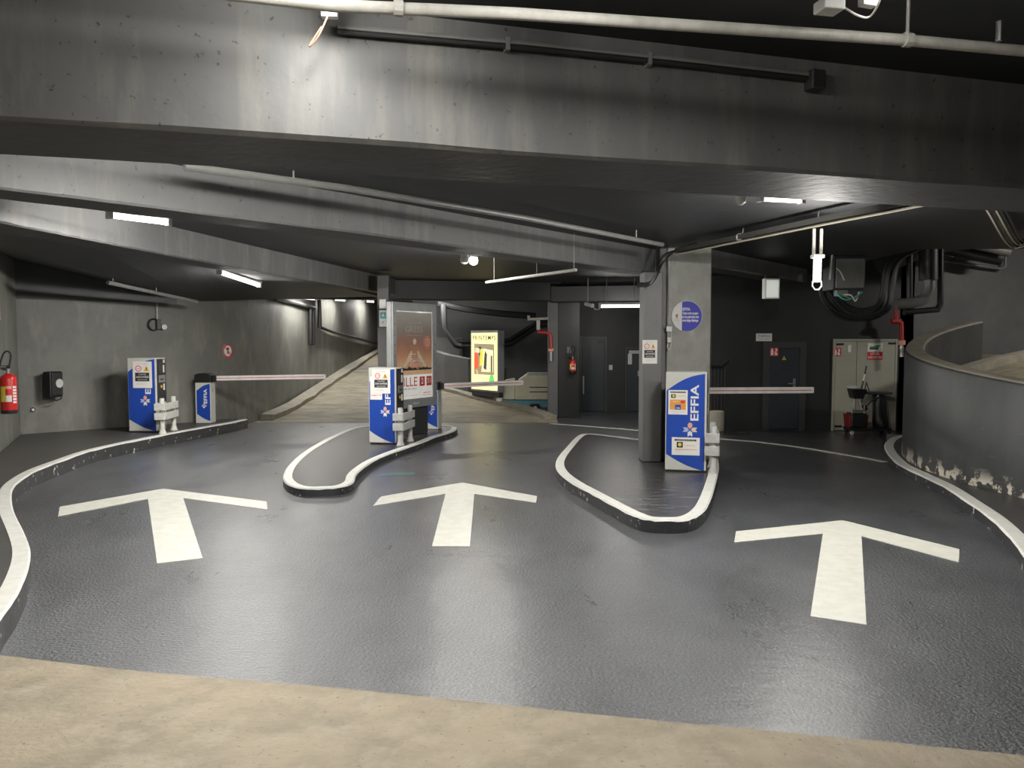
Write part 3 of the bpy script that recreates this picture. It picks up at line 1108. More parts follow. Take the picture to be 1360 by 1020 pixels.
# --- barriers
def barrier(loc, rz, W, Dp, H, label, end, logo=True):
    t = thing('barrier', label, 'parking barrier', loc, rz, 'lane barriers')
    h, hd = W / 2, .2
    MB().box(-h, h, -Dp / 2, Dp / 2, 0, H - hd).build('cabinet', 'cabinet', t, bevel=.01)
    MB().front([(-h - .01, H - hd + .003), (h + .01, H - hd + .003), (h + .01, H - .03), (h * .5, H), (-h * .5, H), (-h - .01, H - .03)],
               -Dp / 2 - .01, Dp / 2 + .01).build('motor_head', 'black', t, bevel=.008)
    y = -Dp / 2
    MB().front(swoosh(-h + .03, h - .012, H - hd, .80, .23, .97, .05), y - .003, y).build('blue_panel', 'blue', t)
    lg = MB()
    petals(lg, .06 * W, .43 * (H - hd), .34 * W, y - .005)
    lg.build('emblem', parent=t)
    MB().text('EFFIA', .3 * W, .18 * W, .66 * (H - hd), y - .0045, bold=.022, rot=math.pi / 2, width=.36 * (H - hd)).build('lettering', 'whitefilm', t)
    MB().box(h, h + .004, -.03, .02, .62 * H, .70 * H).build('lock_plate', 'steel', t)
    inv = (Matrix.Translation(Vector(loc)) @ Matrix.Rotation(rz, 4, 'Z')).inverted()
    e = inv @ Vector(end)
    s = Vector((h + .09, 0, H - hd * .55))
    d = (e - s)
    L = d.length
    d.normalize()
    MB().box(h + .011, h + .09, -.06, .06, s.z - .07, s.z + .07).build('arm_mount', 'black', t, bevel=.006)
    X = frame(s, d, Vector((d.y, -d.x, 0)))
    arm = MB().at(X)
    arm.use('arm').box(0, L, -.03, .03, -.05, .05)
    arm.use('armred').box(.01, L - .02, -.033, -.0302, -.008, .006)
    arm.use('armred').box(.01, L - .02, .0302, .033, -.008, .006)
    a = arm.build('arm', parent=t)
    MB().at(X).box(L + .001, L + .03, -.031, .031, -.051, .051).build('end_cap', 'whitepl', a, bevel=.012)
    return t


bl = G(270, 562, LH)
HBL = D(270, 496, bl.y).z - LH
barrier((bl.x, bl.y + .15, LH), 0, .33, .28, HBL, 'lane barrier on the left walkway with its arm against the back wall', D(431, 500, 17.55))
bc = D(574.5, 570, 16.75)
HBC = D(584, 505.5, 16.7).z - CI
barrier((bc.x, bc.y, CI), R(-12), .33, .28, HBC, 'lane barrier on the narrow island, half hidden behind the poster display', D(693, 508, 17.5))
barrier((3.0, 12.92, ISL), 0, .33, .28, 1.135, 'lane barrier behind the concrete pillar, only its arm in view', D(1078, 518, 13.1))

# --- tall poster display on the narrow island
RZM = math.atan2(1.3, .71)
oM = Vector((D(520.5, 500, 14.95).x, 14.95, CI))
WM, ZM0, ZM1 = 1.48, .55, 2.635
t = thing('poster_display', 'tall grey poster display with a brown dusk poster on the narrow island', 'poster display', oM, RZM)
MB().box(.52, 1.22, .02, .12, 0, ZM0).build('pedestal', 'dark', t, bevel=.01)
MB().box(0, WM, .0, .13, ZM0, ZM1).build('housing', 'housing', t, bevel=.02)
fr = MB()
fr.box(0.01, .12, -.03, -.001, ZM0 + .01, ZM1 - .01).box(WM - .12, WM - .01, -.03, -.001, ZM0 + .01, ZM1 - .01)
fr.box(.12, WM - .12, -.03, -.001, ZM1 - .17, ZM1 - .01).box(.12, WM - .12, -.03, -.001, ZM0 + .01, ZM0 + .18)
fr.use('ink')
fr.mats = ['housing', 'ink']
fr.cur = 1
for k in range(9):
    z = ZM0 + .25 + k * .2
    fr.disc(.065, z, .011, -.0325, -.03, 8).disc(WM - .065, z, .011, -.0325, -.03, 8)
fr.build('door_frame', parent=t)
MB().use('whitepl').text('JCDecaux', .05, .74, ZM0 + .09, -.0315, bold=.02, width=.2).build('maker_lettering', parent=t)
px0, px1, pz0, pz1 = .121, WM - .121, ZM0 + .181, ZM1 - .171


def poster_mat(name, stops, z0, z1, rough=.35, emis=0):
    m = bpy.data.materials.new(name)
    m.use_nodes = True
    nt = m.node_tree
    b = nt.nodes['Principled BSDF']
    tc = nt.nodes.new('ShaderNodeTexCoord')
    sx = nt.nodes.new('ShaderNodeSeparateXYZ')
    nt.links.new(tc.outputs['Object'], sx.inputs[0])
    mr = nt.nodes.new('ShaderNodeMapRange')
    mr.inputs['From Min'].default_value = z0
    mr.inputs['From Max'].default_value = z1
    nt.links.new(sx.outputs['Z'], mr.inputs['Value'])
    no = nt.nodes.new('ShaderNodeTexNoise')
    no.inputs['Scale'].default_value = 5
    no.inputs['Detail'].default_value = 6
    nt.links.new(tc.outputs['Object'], no.inputs['Vector'])
    ad = nt.nodes.new('ShaderNodeMath')
    ad.operation = 'MULTIPLY_ADD'
    ad.inputs[1].default_value = .22
    nt.links.new(no.outputs['Fac'], ad.inputs[0])
    nt.links.new(mr.outputs['Result'], ad.inputs[2])
    sb_ = nt.nodes.new('ShaderNodeMath')
    sb_.operation = 'SUBTRACT'
    sb_.inputs[1].default_value = .11
    nt.links.new(ad.outputs[0], sb_.inputs[0])
    cr = nt.nodes.new('ShaderNodeValToRGB')
    for i, (p, c) in enumerate(stops):
        e = cr.color_ramp.elements[i] if i < 2 else cr.color_ramp.elements.new(p)
        e.position = p
        e.color = (*c, 1)
    nt.links.new(sb_.outputs[0], cr.inputs['Fac'])
    nt.links.new(cr.outputs['Color'], b.inputs['Base Color'])
    b.inputs['Roughness'].default_value = rough
    if emis:
        nt.links.new(cr.outputs['Color'], b.inputs['Emission Color'])
        b.inputs['Emission Strength'].default_value = emis
    return m


pzs = pz0 + (pz1 - pz0) * .275
dusk = poster_mat('dusk_print_glow', [(0, (.5, .33, .18)), (1, (.2, .19, .16)), (.3, (.32, .155, .085)), (.5, (.2, .095, .065)), (.68, (.15, .115, .09))], pzs, pz1, emis=.25)  # print glows faintly, its top greyed in for reflected light
white_print_glow = mat('white_print_glow', (.72, .7, .66), .5, emis=(.9, .88, .83), estr=.22)  # faint glow put into the white of the print
po = MB([white_print_glow]).box(px0, px1, -.004, -.001, pz0, pz1)
po.use(dusk).front([(px0 + .02, pzs), (px1 - .02, pzs), (px1 - .02, pz1 - .02), (px0 + .02, pz1 - .02)], -.0055, -.0045)
y = -.0065
xc = (px0 + px1) / 2
po.use(mat('pale_grey_print', (.42, .41, .38), .5)).text('GRESS', .17, xc - .02, pz1 - .36, y, width=.58).text('LA CITÉ', .06, xc + .02, pz1 - .24, y, width=.4)
po.front([(xc - .28, pz1 - .475), (xc + .24, pz1 - .475), (xc + .24, pz1 - .47), (xc - .28, pz1 - .47)], y, y + .001)
po.use('beigefilm').disc(xc, pz1 - .60, .06, y, y + .001, 12)
# abstract pale arch motif
zc = pz1 - 1.02
for sx_ in (-1, 1):
    po.front([(xc + sx_ * .08, zc + .22), (xc + sx_ * .12, zc + .24), (xc + sx_ * .42, zc - .1), (xc + sx_ * .28, zc - .06), (xc + sx_ * .12, zc + .1)][::sx_ * -1 or 1], y, y + .001)
po.use('pink').front([(xc - .2, zc - .05), (xc - .1, zc - .16), (xc, zc - .08), (xc + .1, zc - .16), (xc + .2, zc - .05), (xc + .1, zc + .07), (xc, zc + .02), (xc - .1, zc + .07)], y, y + .001)
po.use('whitefilm').text('Grand', .14, xc + .02, pzs + .27, y, bold=.01, width=.36)
po.front([(xc - .2, pzs + .40), (xc + .03, pzs + .40), (xc + .03, pzs + .415), (xc - .2, pzs + .415)], y, y + .001)
po.use('ink')
sk = [(px0 + .04, pzs + .1)]
rr_ = random.Random(4)
for k in range(28):
    x = px0 + .04 + (px1 - px0 - .08) * k / 27
    sk.append((x, pzs + .12 + rr_.choice([.01, .02, .03, .06, .02]) * (1 if 3 < k < 24 else .3)))
sk.append((px1 - .04, pzs + .1))
po.front([(px0 + .04, pzs + .09), (px1 - .04, pzs + .09)] + list(reversed(sk[1:-1])), y, y + .001)
po.use('pink').disc(px1 - .19, pz1 - .62, .135, y, y + .001, 24, rx=.125)
po.use('red').ring(px1 - .19, pz1 - .62, .1, .115, y - .001)
po.text('NOUVELLE', .03, px1 - .19, pz1 - .60, y - .001, width=.14).text('EXPOSITION', .03, px1 - .19, pz1 - .645, y - .001, width=.15)
po.use('red').text('LILLE', .26, xc - .22, pz0 + .33, y, bold=.0, width=.58)
po.front([(xc + .16, pz0 + .24), (xc + .34, pz0 + .24), (xc + .34, pz0 + .43), (xc + .16, pz0 + .43)], y, y + .001)
po.front([(xc + .40, pz0 + .24), (xc + .58, pz0 + .24), (xc + .58, pz0 + .43), (xc + .40, pz0 + .43)], y, y + .001)
po.use('whitefilm').text('2', .17, xc + .25, pz0 + .335, y - .001, bold=.02).text('31', .15, xc + .49, pz0 + .335, y - .001, bold=.01)
po.use('ink').text('GARE DE LILLE', .045, xc - .2, pz0 + .2, y, width=.5)
po.use('inkgrey').text('du 2 au 31 - tous les jours', .03, xc - .2, pz0 + .07, y, width=.55)
po.use('red').text('RÉSERVATION', .03, xc + .42, pz0 + .1, y, bold=.02, width=.26).text('BILLETTERIE', .03, xc + .42, pz0 + .05, y, width=.3)
po.build('poster', parent=t)
MB().box(px0 - .005, px1 + .005, -.022, -.016, pz0 - .005, pz1 + .005).build('glass_pane', 'glass', t)

# --- lit poster box farther back
def glow(name, c, s):
    return mat(name, c, .5, emis=c, estr=s)


pA_, pB_ = D(625, 500, 22.35), D(662, 500, 21.25)
dv = Vector((pB_.x - pA_.x, pB_.y - pA_.y, 0))
WP = dv.length
oP = Vector((pA_.x, pA_.y, 0))
zp0, zp1 = D(643, 520, 21.8).z, D(643, 439, 21.8).z
t = thing('poster_display', 'small glowing yellow fashion poster box beyond the ramp edge', 'poster display', (oP.x, oP.y, rz_(22.0)), math.atan2(dv.y, dv.x))
zb_ = rz_(22.0)
zp0, zp1 = zp0 - zb_, zp1 - zb_
MB().box(0, WP, 0, .2, zp0 - .0, zp1).build('housing', 'housing', t, bevel=.015)
MB().box(.02, WP - .02, .03, .17, zp0 - .14, zp0).build('skirt', 'dark', t)
MB().box(WP - .16, WP - .04, .05, .15, -.3, zp0 - .14).build('foot', 'whitepl', t)
MB().box(.1, .22, .05, .15, -.3, zp0 - .14).build('foot', 'dark', t)
g = MB([glow('yellow_backlit', (.9, .82, .38), .95)])
a, b, c, d = .05, WP - .05, zp0 + .05, zp1 - .06
g.front([(a, c), (b, c), (b, d), (a, d)], -.004, 0)
y = -.006
g.use(glow('greengrey_backlit', (.03, .07, .03), .08)).text('PRINTEMPS', .18, (a + b) / 2, d - .15, y, bold=.006, spacing=1.12, width=(b - a) * .88)
g.use(glow('olive_backlit', (.42, .36, .2), .5)).front([(a + .14, c + .42), (b - .14, c + .42), (b - .14, d - .32), (a + .14, d - .30)], y, y + .001)
g.use(glow('cream_backlit', (.85, .78, .5), .7)).front([(a + .18, d - .55), (b - .2, d - .6), (b - .2, d - .5), (a + .18, d - .42)], y - .001, y)
g.front([(a + .5, c + .5), (b - .2, c + .5), (b - .2, c + 1.1), (a + .62, c + 1.15)], y - .001, y)
g.use(glow('dark_backlit', (.1, .1, .07), .3)).front([(a + .38, c + .95), (a + .5, c + .95), (a + .5, c + 1.2), (a + .38, c + 1.2)], y - .001, y)
g.front([(a + .62, c + .6), (a + .75, c + .55), (a + .78, c + 1.0), (a + .68, c + 1.1)], y - .002, y - .001)
g.front([(b - .3, c + .5), (b - .24, c + .5), (b - .24, c + .95), (b - .3, c + .95)], y - .002, y - .001)
g.use(glow('red_backlit', (.8, .1, .04), .8)).front([(a + .14, c + .55), (a + .36, c + .6), (a + .34, c + .95), (a + .26, c + 1.05), (a + .17, c + 1.0)], y - .002, y - .001)
g.use(glow('gold_backlit', (.85, .65, .05), .8)).front([(a + .42, c + .65), (a + .56, c + .7), (a + .6, c + 1.1), (a + .46, c + 1.1)], y - .003, y - .002)
g.use(glow('skin_backlit', (.8, .55, .35), .7)).front([(a + .24, c + .55), (a + .30, c + .55), (a + .4, c + .3), (a + .36, c + .29)], y - .002, y - .001)
g.disc(a + .24, c + 1.1, .05, y - .002, y - .001, 12)
g.use(glow('leaf_backlit', (.15, .6, .15), .7)).disc(b - .26, c + .33, .1, y - .002, y - .001, 12).front([(b - .38, c + .22), (b - .14, c + .22), (b - .14, c + .33), (b - .38, c + .33)], y - .002, y - .001)
g.build('poster', parent=t)

# --- information boxes on the pillar behind the display
pw = pD[0], pD[1]
X = frame(((pw[0] + pw[1]) / 2, 16.1, 0), (1, 0, 0), (0, -1, 0))
zs = D(507, 410, 16.1).z, D(507, 399, 16.1).z
o = MB().at(X).use('whitepl').box(-.065, .07, -.06, -.001, zs[0], zs[1] + .02).use('lampglass').box(-.05, .055, -.066, -.06, zs[0] + .015, zs[1])
tag(o.build('wall_lamp', bevel=.006), 'small square white box above the teal sign on the slim pillar', 'wall box')
zs = D(507, 434, 16.1).z, D(507, 412, 16.1).z
o = MB().at(X).use('ink').box(-.11, .12, -.02, -.001, zs[0] - .02, zs[1] + .1)
o.use('whitepl').box(-.075, .085, -.026, -.021, zs[0], zs[1])
o.use('teal').front([(-.055, zs[1] - .17), (.065, zs[1] - .17), (.065, zs[1] - .04), (-.055, zs[1] - .04)], -.028, -.026)
o.use('whitepl').front([(-.03, zs[1] - .13), (.04, zs[1] - .13), (.005, zs[1] - .06)], -.029, -.028)
o.use('teal').text('P', .07, .0, zs[0] + .08, -.028, bold=.02)
tag(o.build('information_sign'), 'black edged sign with a teal symbol on the slim pillar behind the display', 'sign')

# --- round sign, notice and switches on the concrete pillars
X = frame(((PBX0 + PBX1) / 2, PBY, 0), (1, 0, 0), (0, -1, 0))
pc = PL(911.7, 420, (0, PBY, 0), Vector((0, 1, 0)))
rS = 20.2 * PBY / F
cx = pc.x - (PBX0 + PBX1) / 2
y0 = -.028
o = MB().at(X).use('whitefilm').disc(cx, pc.z, rS, y0, -.001, 48)
bl_ = [(cx + rS * .98 * math.cos(a), pc.z + rS * .98 * math.sin(a)) for a in [R(-109 + k * 218 / 30) for k in range(31)]]
o.use(mat('violet_blue_film', (.03, .035, .36), .6)).front(bl_, y0 - .002, y0)
y = y0 - .003
o.use('whitefilm').text('EFFIA', .062, cx - .01, pc.z + .105, y, bold=.03, width=.12)
for k, s_ in enumerate(('Cette sortie accepte', 'tous les paiements avec', 'votre badge télépéage')):
    o.text(s_, .056, cx + .05, pc.z + .045 - k * .055, y, bold=.035, width=(.24, .27, .25)[k])
o.use('orange').disc(cx - .155, pc.z + .01, .022, y0 - .002, y0, 12).front([(cx - .17, pc.z - .03), (cx - .14, pc.z - .03), (cx - .155, pc.z + .04)], y0 - .002, y0)
o.use('pink').text('badge', .03, cx - .155, pc.z - .06, y, width=.08)
tag(o.build('round_sign'), 'round blue and white sign on the concrete pillar above the ticket column', 'sign')

XA = frame(((pA[0].x + pA[1].x) / 2, pA[0].y, 0), (1, 0, 0), (0, -1, 0))
n0, n1_ = PL(853, 483, pA[0], Vector((0, 1, 0))), PL(873, 451.5, pA[0], Vector((0, 1, 0)))
warning_notice(XA @ Matrix.Translation(((n0.x + n1_.x) / 2 - (pA[0].x + pA[1].x) / 2, -.001, n0.z)), n1_.x - n0.x, n1_.z - n0.z,
               'white notice on the slim grey face of the pillar, left of the round sign')


def pb(u, v, off=.0):
    p = PL(u, v, (0, PBY - off, 0), Vector((0, 1, 0)))
    return p


t = thing('switch_box', 'white switch boxes and conduit running down the concrete pillar', 'switch', (pb(889, 440).x, PBY, 0))
ox = pb(889, 440).x


def pbl(u, v, off):
    p = pb(u, v, off)
    return (p.x - ox, -off, p.z)


MB().tube([pbl(888.2, 343, .02), pbl(888.4, 372, .02), pbl(888.6, 400, .02), pbl(888.8, 431, .02)], .011, 8).build('conduit', 'pipelight', t, smooth=True)
p = pbl(887.6, 437, 0)
MB().box(p[0] - .045, p[0] + .045, -.07, -.001, p[2] - .04, p[2] + .04).build('junction_box', 'whitepl', t, bevel=.006)
p2 = pbl(886.5, 451.5, 0)
MB().box(p2[0] - .015, p2[0] + .04, -.07, -.001, p2[2] - .04, p2[2] + .04).build('switch', 'whitepl', t, bevel=.006)
MB().tube([pbl(891, 440, .03), pbl(891.5, 455, .03), pbl(890.5, 462, .04), pbl(888, 465, .05), pbl(886, 461, .05), pbl(887, 456, .04)], .007, 6).build('cable_loop', 'whitepl', t, smooth=True)

# --- cables running up and over the pillar
o = MB()
for k in range(5):
    s_ = .03 * k
    P = catmull([D(846, 376 + k * 1.2, 11.75), D(862, 375 + k, 11.7), D(872, 367, 11.7 - s_), D(876 + k, 350, 11.72), D(884 + k * 2, 337, 11.7), D(903, 333 - k, 11.6), D(925, 327 - k, 11.3)], 5)
    o.tube([tuple(p) for p in P], .016 if k % 2 else .011, 7)
tag(o.build('cable_bundle', 'pipedk', smooth=True), 'black cables bending over the top of the concrete pillar', 'cables')
# ---------------------------------------------------------------- fire safety and wall gear on the left
def extinguisher(loc, rz, r, h, label, back=90):
    """hangs with its back (+y) to the wall"""
    t = thing('fire_extinguisher', label, 'fire extinguisher', loc, rz, 'fire extinguishers')
    b = MB()
    b.use('black').lathe([(r * .96, 0), (r, .01), (r, .06)], 0, 0, 24)
    b.use('redpaint').lathe([(r, .06), (r, h * .86), (r * .93, h * .91), (r * .7, h * .955), (r * .35, h * .985), (r * .3, h)], 0, 0, 24)
    b.build('cylinder', parent=t, smooth=True)
    # printed label wrapped on the front of the cylinder
    lb = MB()

    def patch(m, a0, a1, z0, z1):
        lb.use(m)
        n = 8
        vs = []
        for i in range(n + 1):
            a = R(a0 + (a1 - a0) * i / n)
            vs += [((r + .002) * math.sin(a), -(r + .002) * math.cos(a), z0), ((r + .002) * math.sin(a), -(r + .002) * math.cos(a), z1)]
        lb.add(vs, [(2 * i, 2 * i + 2, 2 * i + 3, 2 * i + 1) for i in range(n)])
    patch('yellow', -62, -20, h * .30, h * .68)
    patch('paper', -18, 22, h * .30, h * .46)
    patch('pink', -18, 22, h * .62, h * .69)
    for k in range(6):
        patch('paper', 32, 66, h * (.26 + .075 * k), h * (.31 + .075 * k))
    lb.build('label', parent=t)
    v = MB()
    v.use('steel').lathe([(r * .22, h), (r * .22, h + .05), (r * .3, h + .055), (r * .3, h + .075)], 0, 0, 12)
    v.use('black').box(-.1, .04, -.018, .018, h + .08, h + .1).box(-.11, .02, -.014, .014, h + .115, h + .13)
    v.use('black').box(-.02, .02, -.016, .016, h + .07, h + .12)
    v.build('valve', parent=t)
    MB().tube([tuple(p) for p in catmull([(-.02, -.03, h + .06), (-.1, -.04, h + .1), (-.06, -.04, h + .3), (0, -.035, h + .36), (.05, -.03, h + .3), (.02, -.02, h + .1)], 5)],
              .014, 8).build('hose', 'black', t, smooth=True)
    MB().at(Matrix.Rotation(R(back - 90), 4, 'Z')).box(-.04, .04, r, r + .03, h * .7, h * .8).build('wall_bracket', 'steel', t)
    return t


pe = PL(12.5, 549, Lw[1] + nL * .15, nL)
ph = PL(12.5, 497, Lw[1] + nL * .15, nL)
rE = .118
ang_L = math.atan2(nL.x, -nL.y)          # rotation that turns local -y to the wall normal
extinguisher((pe.x, pe.y, pe.z), R(30), rE, ph.z - pe.z + .02, 'large red fire extinguisher hanging on the left wall', 90 + math.degrees(ang_L) - 30)
XL = frame((0, 0, 0), Vector((-nL.y, nL.x, 0)), nL)


def wall_frame(p, n):
    n = Vector(n)
    return frame(p, Vector((-n.y, n.x, 0)), n)


ps = PL(-3, 414, Lw[1], nL)
o = MB().at(wall_frame(ps, nL)).use('whitepl').box(-.17, .17, -.012, -.001, -.13, .13)
o.use('pink').front([(-.15, -.11), (.15, -.11), (.15, .11), (-.15, .11)], -.014, -.012)
o.use('red').front([(-.15, .06), (.15, .06), (.15, .11), (-.15, .11)], -.0155, -.014)
tag(o.build('safety_sign'), 'red and white safety sign cut by the picture edge above the extinguisher', 'sign')

# black wall box with white disc
pp_ = PL(64, 510, A0, nB)
t = thing('intercom', 'black wall box with a white disc between extinguisher and ticket column', 'intercom', pp_ + nB * .13, math.atan2(nB.x, -nB.y) + R(32))
MB().box(-.16, .14, -.17, -.001, -.25, .25).build('housing', 'black', t, bevel=.02)
MB().box(-.13, .12, -.19, -.172, -.20, .22).build('cover', 'dark', t, bevel=.008)
MB().disc(.03, .02, .085, -.205, -.192, 20).build('dial', 'whitepl', t)
MB().tube([(-.1, -.16, -.25), (-.09, -.16, -.29), (0, -.165, -.31), (.1, -.16, -.28), (.11, -.16, -.22)], .012, 8).build('cable', 'black', t, smooth=True)
p = PL(43.5, 544, A0, nB)
o = MB().at(wall_frame(p, nB)).use('black').disc(0, 0, .045, -.02, -.001, 16).use('whitepl').disc(0, 0, .026, -.03, -.02, 14)
tag(o.build('wall_button'), 'tiny round white button on the wall below the intercom box', 'button')

# round prohibition sign
p, nS = curve_at(302)
p = PL(302, 466, p + nS * .004, nS)
o = MB().at(wall_frame(p, nS)).use('whitefilm').disc(0, 0, .165, -.012, -.001, 32).use('red').ring(0, 0, .125, .165, -.0125)
o.use('ink').front([(-.02, -.07), (.02, -.07), (.02, .03), (.06, .03), (0, .09), (-.06, .03), (-.02, .03)], -.0135, -.0125)
o.use('red').front([(-.095, .075), (-.075, .095), (.095, -.075), (.075, -.095)][::-1], -.0145, -.0135)
tag(o.build('prohibition_sign'), 'small round red-ringed prohibition sign on the back-left wall', 'sign')

# camera on a drop conduit
p = PL(208, 425, A0, nB)
zt = PL(208, 403, A0, nB).z
t = thing('camera', 'wall camera with a cable coil at the end of a white drop conduit', 'camera', p, math.atan2(nB.x, -nB.y))
MB().tube([(0, -.03, .0), (0, -.03, zt - p.z)], .02, 8).build('conduit', 'pipelight', t, smooth=True)
MB().tube([(-.08 + .1 * math.cos(a), -.05, -.1 + .12 * math.sin(a)) for a in [k * math.pi / 8 for k in range(17)]], .018, 8).build('cable_coil', 'black', t, smooth=True)
MB().box(-.03, .06, -.1, -.001, -.2, .02).build('bracket', 'black', t, bevel=.01)
MB().disc(.11, -.15, .055, -.14, -.06, 18).build('lens_cover', 'whitepl', t)

# pipes along the ramp wall
nW = Vector((17, -.15, 0)).normalized()


def pw_(u, v, off=.05):
    return PL(u, v, B0 + nW * off, nW)


o = MB()
o.tube([tuple(pw_(366, 396, .08)), tuple(pw_(392, 402, .08)), tuple(pw_(417, 409, .08))], .06, 8)
o.tube([tuple(pw_(412, 408, .06)), tuple(pw_(412, 457, .06))], .06, 8).tube([tuple(pw_(416, 409, .06)), tuple(pw_(416, 458, .06))], .055, 8)
tag(o.build('drain_pipe', 'pipedk', smooth=True), 'pair of black pipes dropping down the wall at the ramp foot', 'pipe')
o = MB().tube([tuple(pw_(u, v, .085)) for u, v in ((424, 398), (424.5, 434), (440, 440), (465, 447), (500, 456))], .055, 8)
tag(o.build('cable_duct', 'pipedk', smooth=True), 'black pipe stepping down and slanting along the ramp wall', 'pipe')
p0, p1 = D(143, 375, 13.6), D(262, 401, 16.2)
o = MB().tube([tuple(p0), tuple(p1)], .035, 8)
for k in (.05, .5):
    q = p0.lerp(p1, k)
    o.tube([tuple(q), (q.x, q.y, q.z + .25)], .012, 6)
tag(o.build('ceiling_pipe', 'pipegrey', smooth=True), 'thin dark pipe hung below the sloping soffit at the left', 'pipe')

# ---------------------------------------------------------------- pipes under the main ceiling
o = MB().tube([tuple(G(u, v, 3.52)) for u, v in ((250, -14), (440, 7.5), (680, 18), (900, 33), (1200, 53), (1420, 73))], .028, 12)
t = thing('ceiling_pipe', 'long pale pipe hung under the ceiling before the nearest beam', 'pipe')
o.build('pipe', 'pipelight', t, smooth=True)
for u, v in ((529, 11), (1205, 53)):
    q = G(u, v, 3.52)
    MB().tube([(q.x, q.y, q.z), (q.x, q.y, ZC - .001)], .009, 6).build('hanger_rod', 'pipelight', t)
    MB().tube([(q.x - .02, q.y - .005, q.z), (q.x + .02, q.y + .005, q.z)], .036, 10).build('clamp', 'pipelight', t)
q = G(1326, 60, 3.52)
MB().tube([(q.x, q.y, q.z + .02), (q.x, q.y, q.z + .12)], .016, 8).build('clamp', 'steel', t)


def b1(u, v, off):
    return PL(u, v, B1P + n1 * off, n1)


t = thing('conduit_run', 'two dark conduits clipped along the top of the nearest beam', 'conduit')
for dv in (0, 5.5):
    MB().tube([tuple(b1(u, v + dv, .04)) for u, v in ((448, 36), (700, 58), (900, 79), (1075, 99))], .016, 8).build('conduit', 'pipegrey' if dv == 0 else 'pipedk', t, smooth=True)
for u, v in ((673, 58), (861, 78)):
    q = b1(u, v + 2, .03)
    MB().at(wall_frame(q, n1)).box(-.012, .012, -.03, .028, -.035, .035).build('clip', 'pipegrey', t)
q = b1(1083, 107, .05)
MB().at(wall_frame(q, n1)).box(-.05, .05, -.04, .048, -.06, .06).build('junction_box', 'dark', t, bevel=.01)

o = MB().tube([tuple(G(u, v, 3.3)) for u, v in ((245, 221), (460, 250), (700, 290), (880, 325))], .03, 10)
t = thing('ceiling_pipe', 'pale pipe hung along the second beam from the front', 'pipe')
o.build('pipe', 'pipegrey', t, smooth=True)
for u, v in ((390, 240), (845, 318)):
    q = G(u, v, 3.3)
    MB().tube([tuple(q), (q.x, q.y, ZL - .002)], .008, 6).build('hanger_rod', 'pipelight', t)
p0, p1 = G(646, 375, 2.9), G(765, 358.5, 2.93)  # pale bar added to show a lit beam edge, no pipe there
o = MB().tube([tuple(p0), tuple(p1)], .022, 8)
for k in (.1, .6, .98):
    q = p0.lerp(p1, k)
    o.tube([tuple(q), (q.x, q.y, ZL - .002)], .004, 6)
tag(o.build('ceiling_pipe', 'pipelight', smooth=True), 'thin pale bar standing in for a lit beam edge above the far parapet', 'pipe')

# cable tray with pale cables, rising to the right over the pillar
tr = [G(u, v, 3.3) for u, v in ((905, 333), (985, 316), (1085, 295), (1185, 275))]
tr.append(tr[-1] + (tr[-1] - tr[-2]).normalized() * .9)
t = thing('cable_tray', 'hanging cable tray with pale cables rising right from the pillar top', 'cable tray')
q = offset_line(tr, -.11)
vs, fs = [], []
for a, b in zip(tr, q):
    vs += [(a.x, a.y, 3.33), (a.x, a.y, 3.27), (b.x, b.y, 3.27), (b.x, b.y, 3.33)]
for i in range(len(tr) - 1):
    for j in range(3):
        fs.append((4 * i + j, 4 * (i + 1) + j, 4 * (i + 1) + j + 1, 4 * i + j + 1))
MB().add(vs, fs).build('tray', 'trayd', t)
rr_ = random.Random(3)
for k in range(5):
    pts = []
    for i, (a, b) in enumerate(zip(tr, q)):
        w = .1 + .18 * k + rr_.uniform(-.05, .05)
        p = a.lerp(b, w)
        pts.append((p.x, p.y, 3.256 - .004 * k))
    MB().tube([tuple(p) for p in catmull(pts, 4)], .012, 6).build('cable', 'cablelight', t, smooth=True)
for k, i in enumerate((1, 2, 3)):
    MB().tube([(tr[i].x, tr[i].y, 3.3), (tr[i].x + .02, tr[i].y, ZL - .002)], .008, 6).build('hanger_rod', 'pipegrey', t)
a = tr[1]
MB().tube([(a.x - .05, a.y - .03, a.z + .0), (a.x - .05, a.y - .1, a.z)], .045, 12).build('round_box', 'whitepl', t)

t = thing('cable_tray', 'bunch of pale cables dropping from the ceiling at the right edge', 'cable tray')
for k in range(5):
    a, b, c = G(1312 + k * 6, 280, 3.25), G(1342 + k * 4, 327 - k * 2, 3.25), G(1375, 322 - k * 3, 3.25)
    MB().tube([tuple(p) for p in catmull([a + (a - b) * .4, a, b, c, c + (c - b)], 5)], .016, 6).build('cable', 'cablelight' if k in (0, 2) else 'pipedk', t, smooth=True)

# ---------------------------------------------------------------- services at the right
t = thing('switch_cabinet', 'dark steel cabinet hung under the ceiling by the vertical lamp', 'cabinet')
p0, p1 = D(1106, 385, 13.3), D(1150, 330, 13.3)
MB().box(p0.x, p1.x, 13.3, 13.75, p0.z, ZL - .003).build('body', 'doordark', t, bevel=.01)
MB().box(p0.x + .04, p1.x - .03, 13.27, 13.298, p0.z + .03, ZL - .05).build('door', 'pipegrey', t, bevel=.006)
MB().tube([tuple(D(u, v, 13.2)) for u, v in ((1108, 305), (1106, 330), (1104, 350), (1102, 372))], .02, 8).build('conduit', 'pipelight', t, smooth=True)
MB().tube([tuple(p) for p in catmull([D(1111, 356, 13.2), D(1116, 361, 13.1), D(1121, 372, 13.2)], 4)], .012, 6).build('wire', 'whitepl', t, smooth=True)
MB().box(p0.x + .1, p0.x + .28, 13.35, 13.5, p0.z - .1, p0.z - .002).build('cable_gland', 'pipegrey', t)

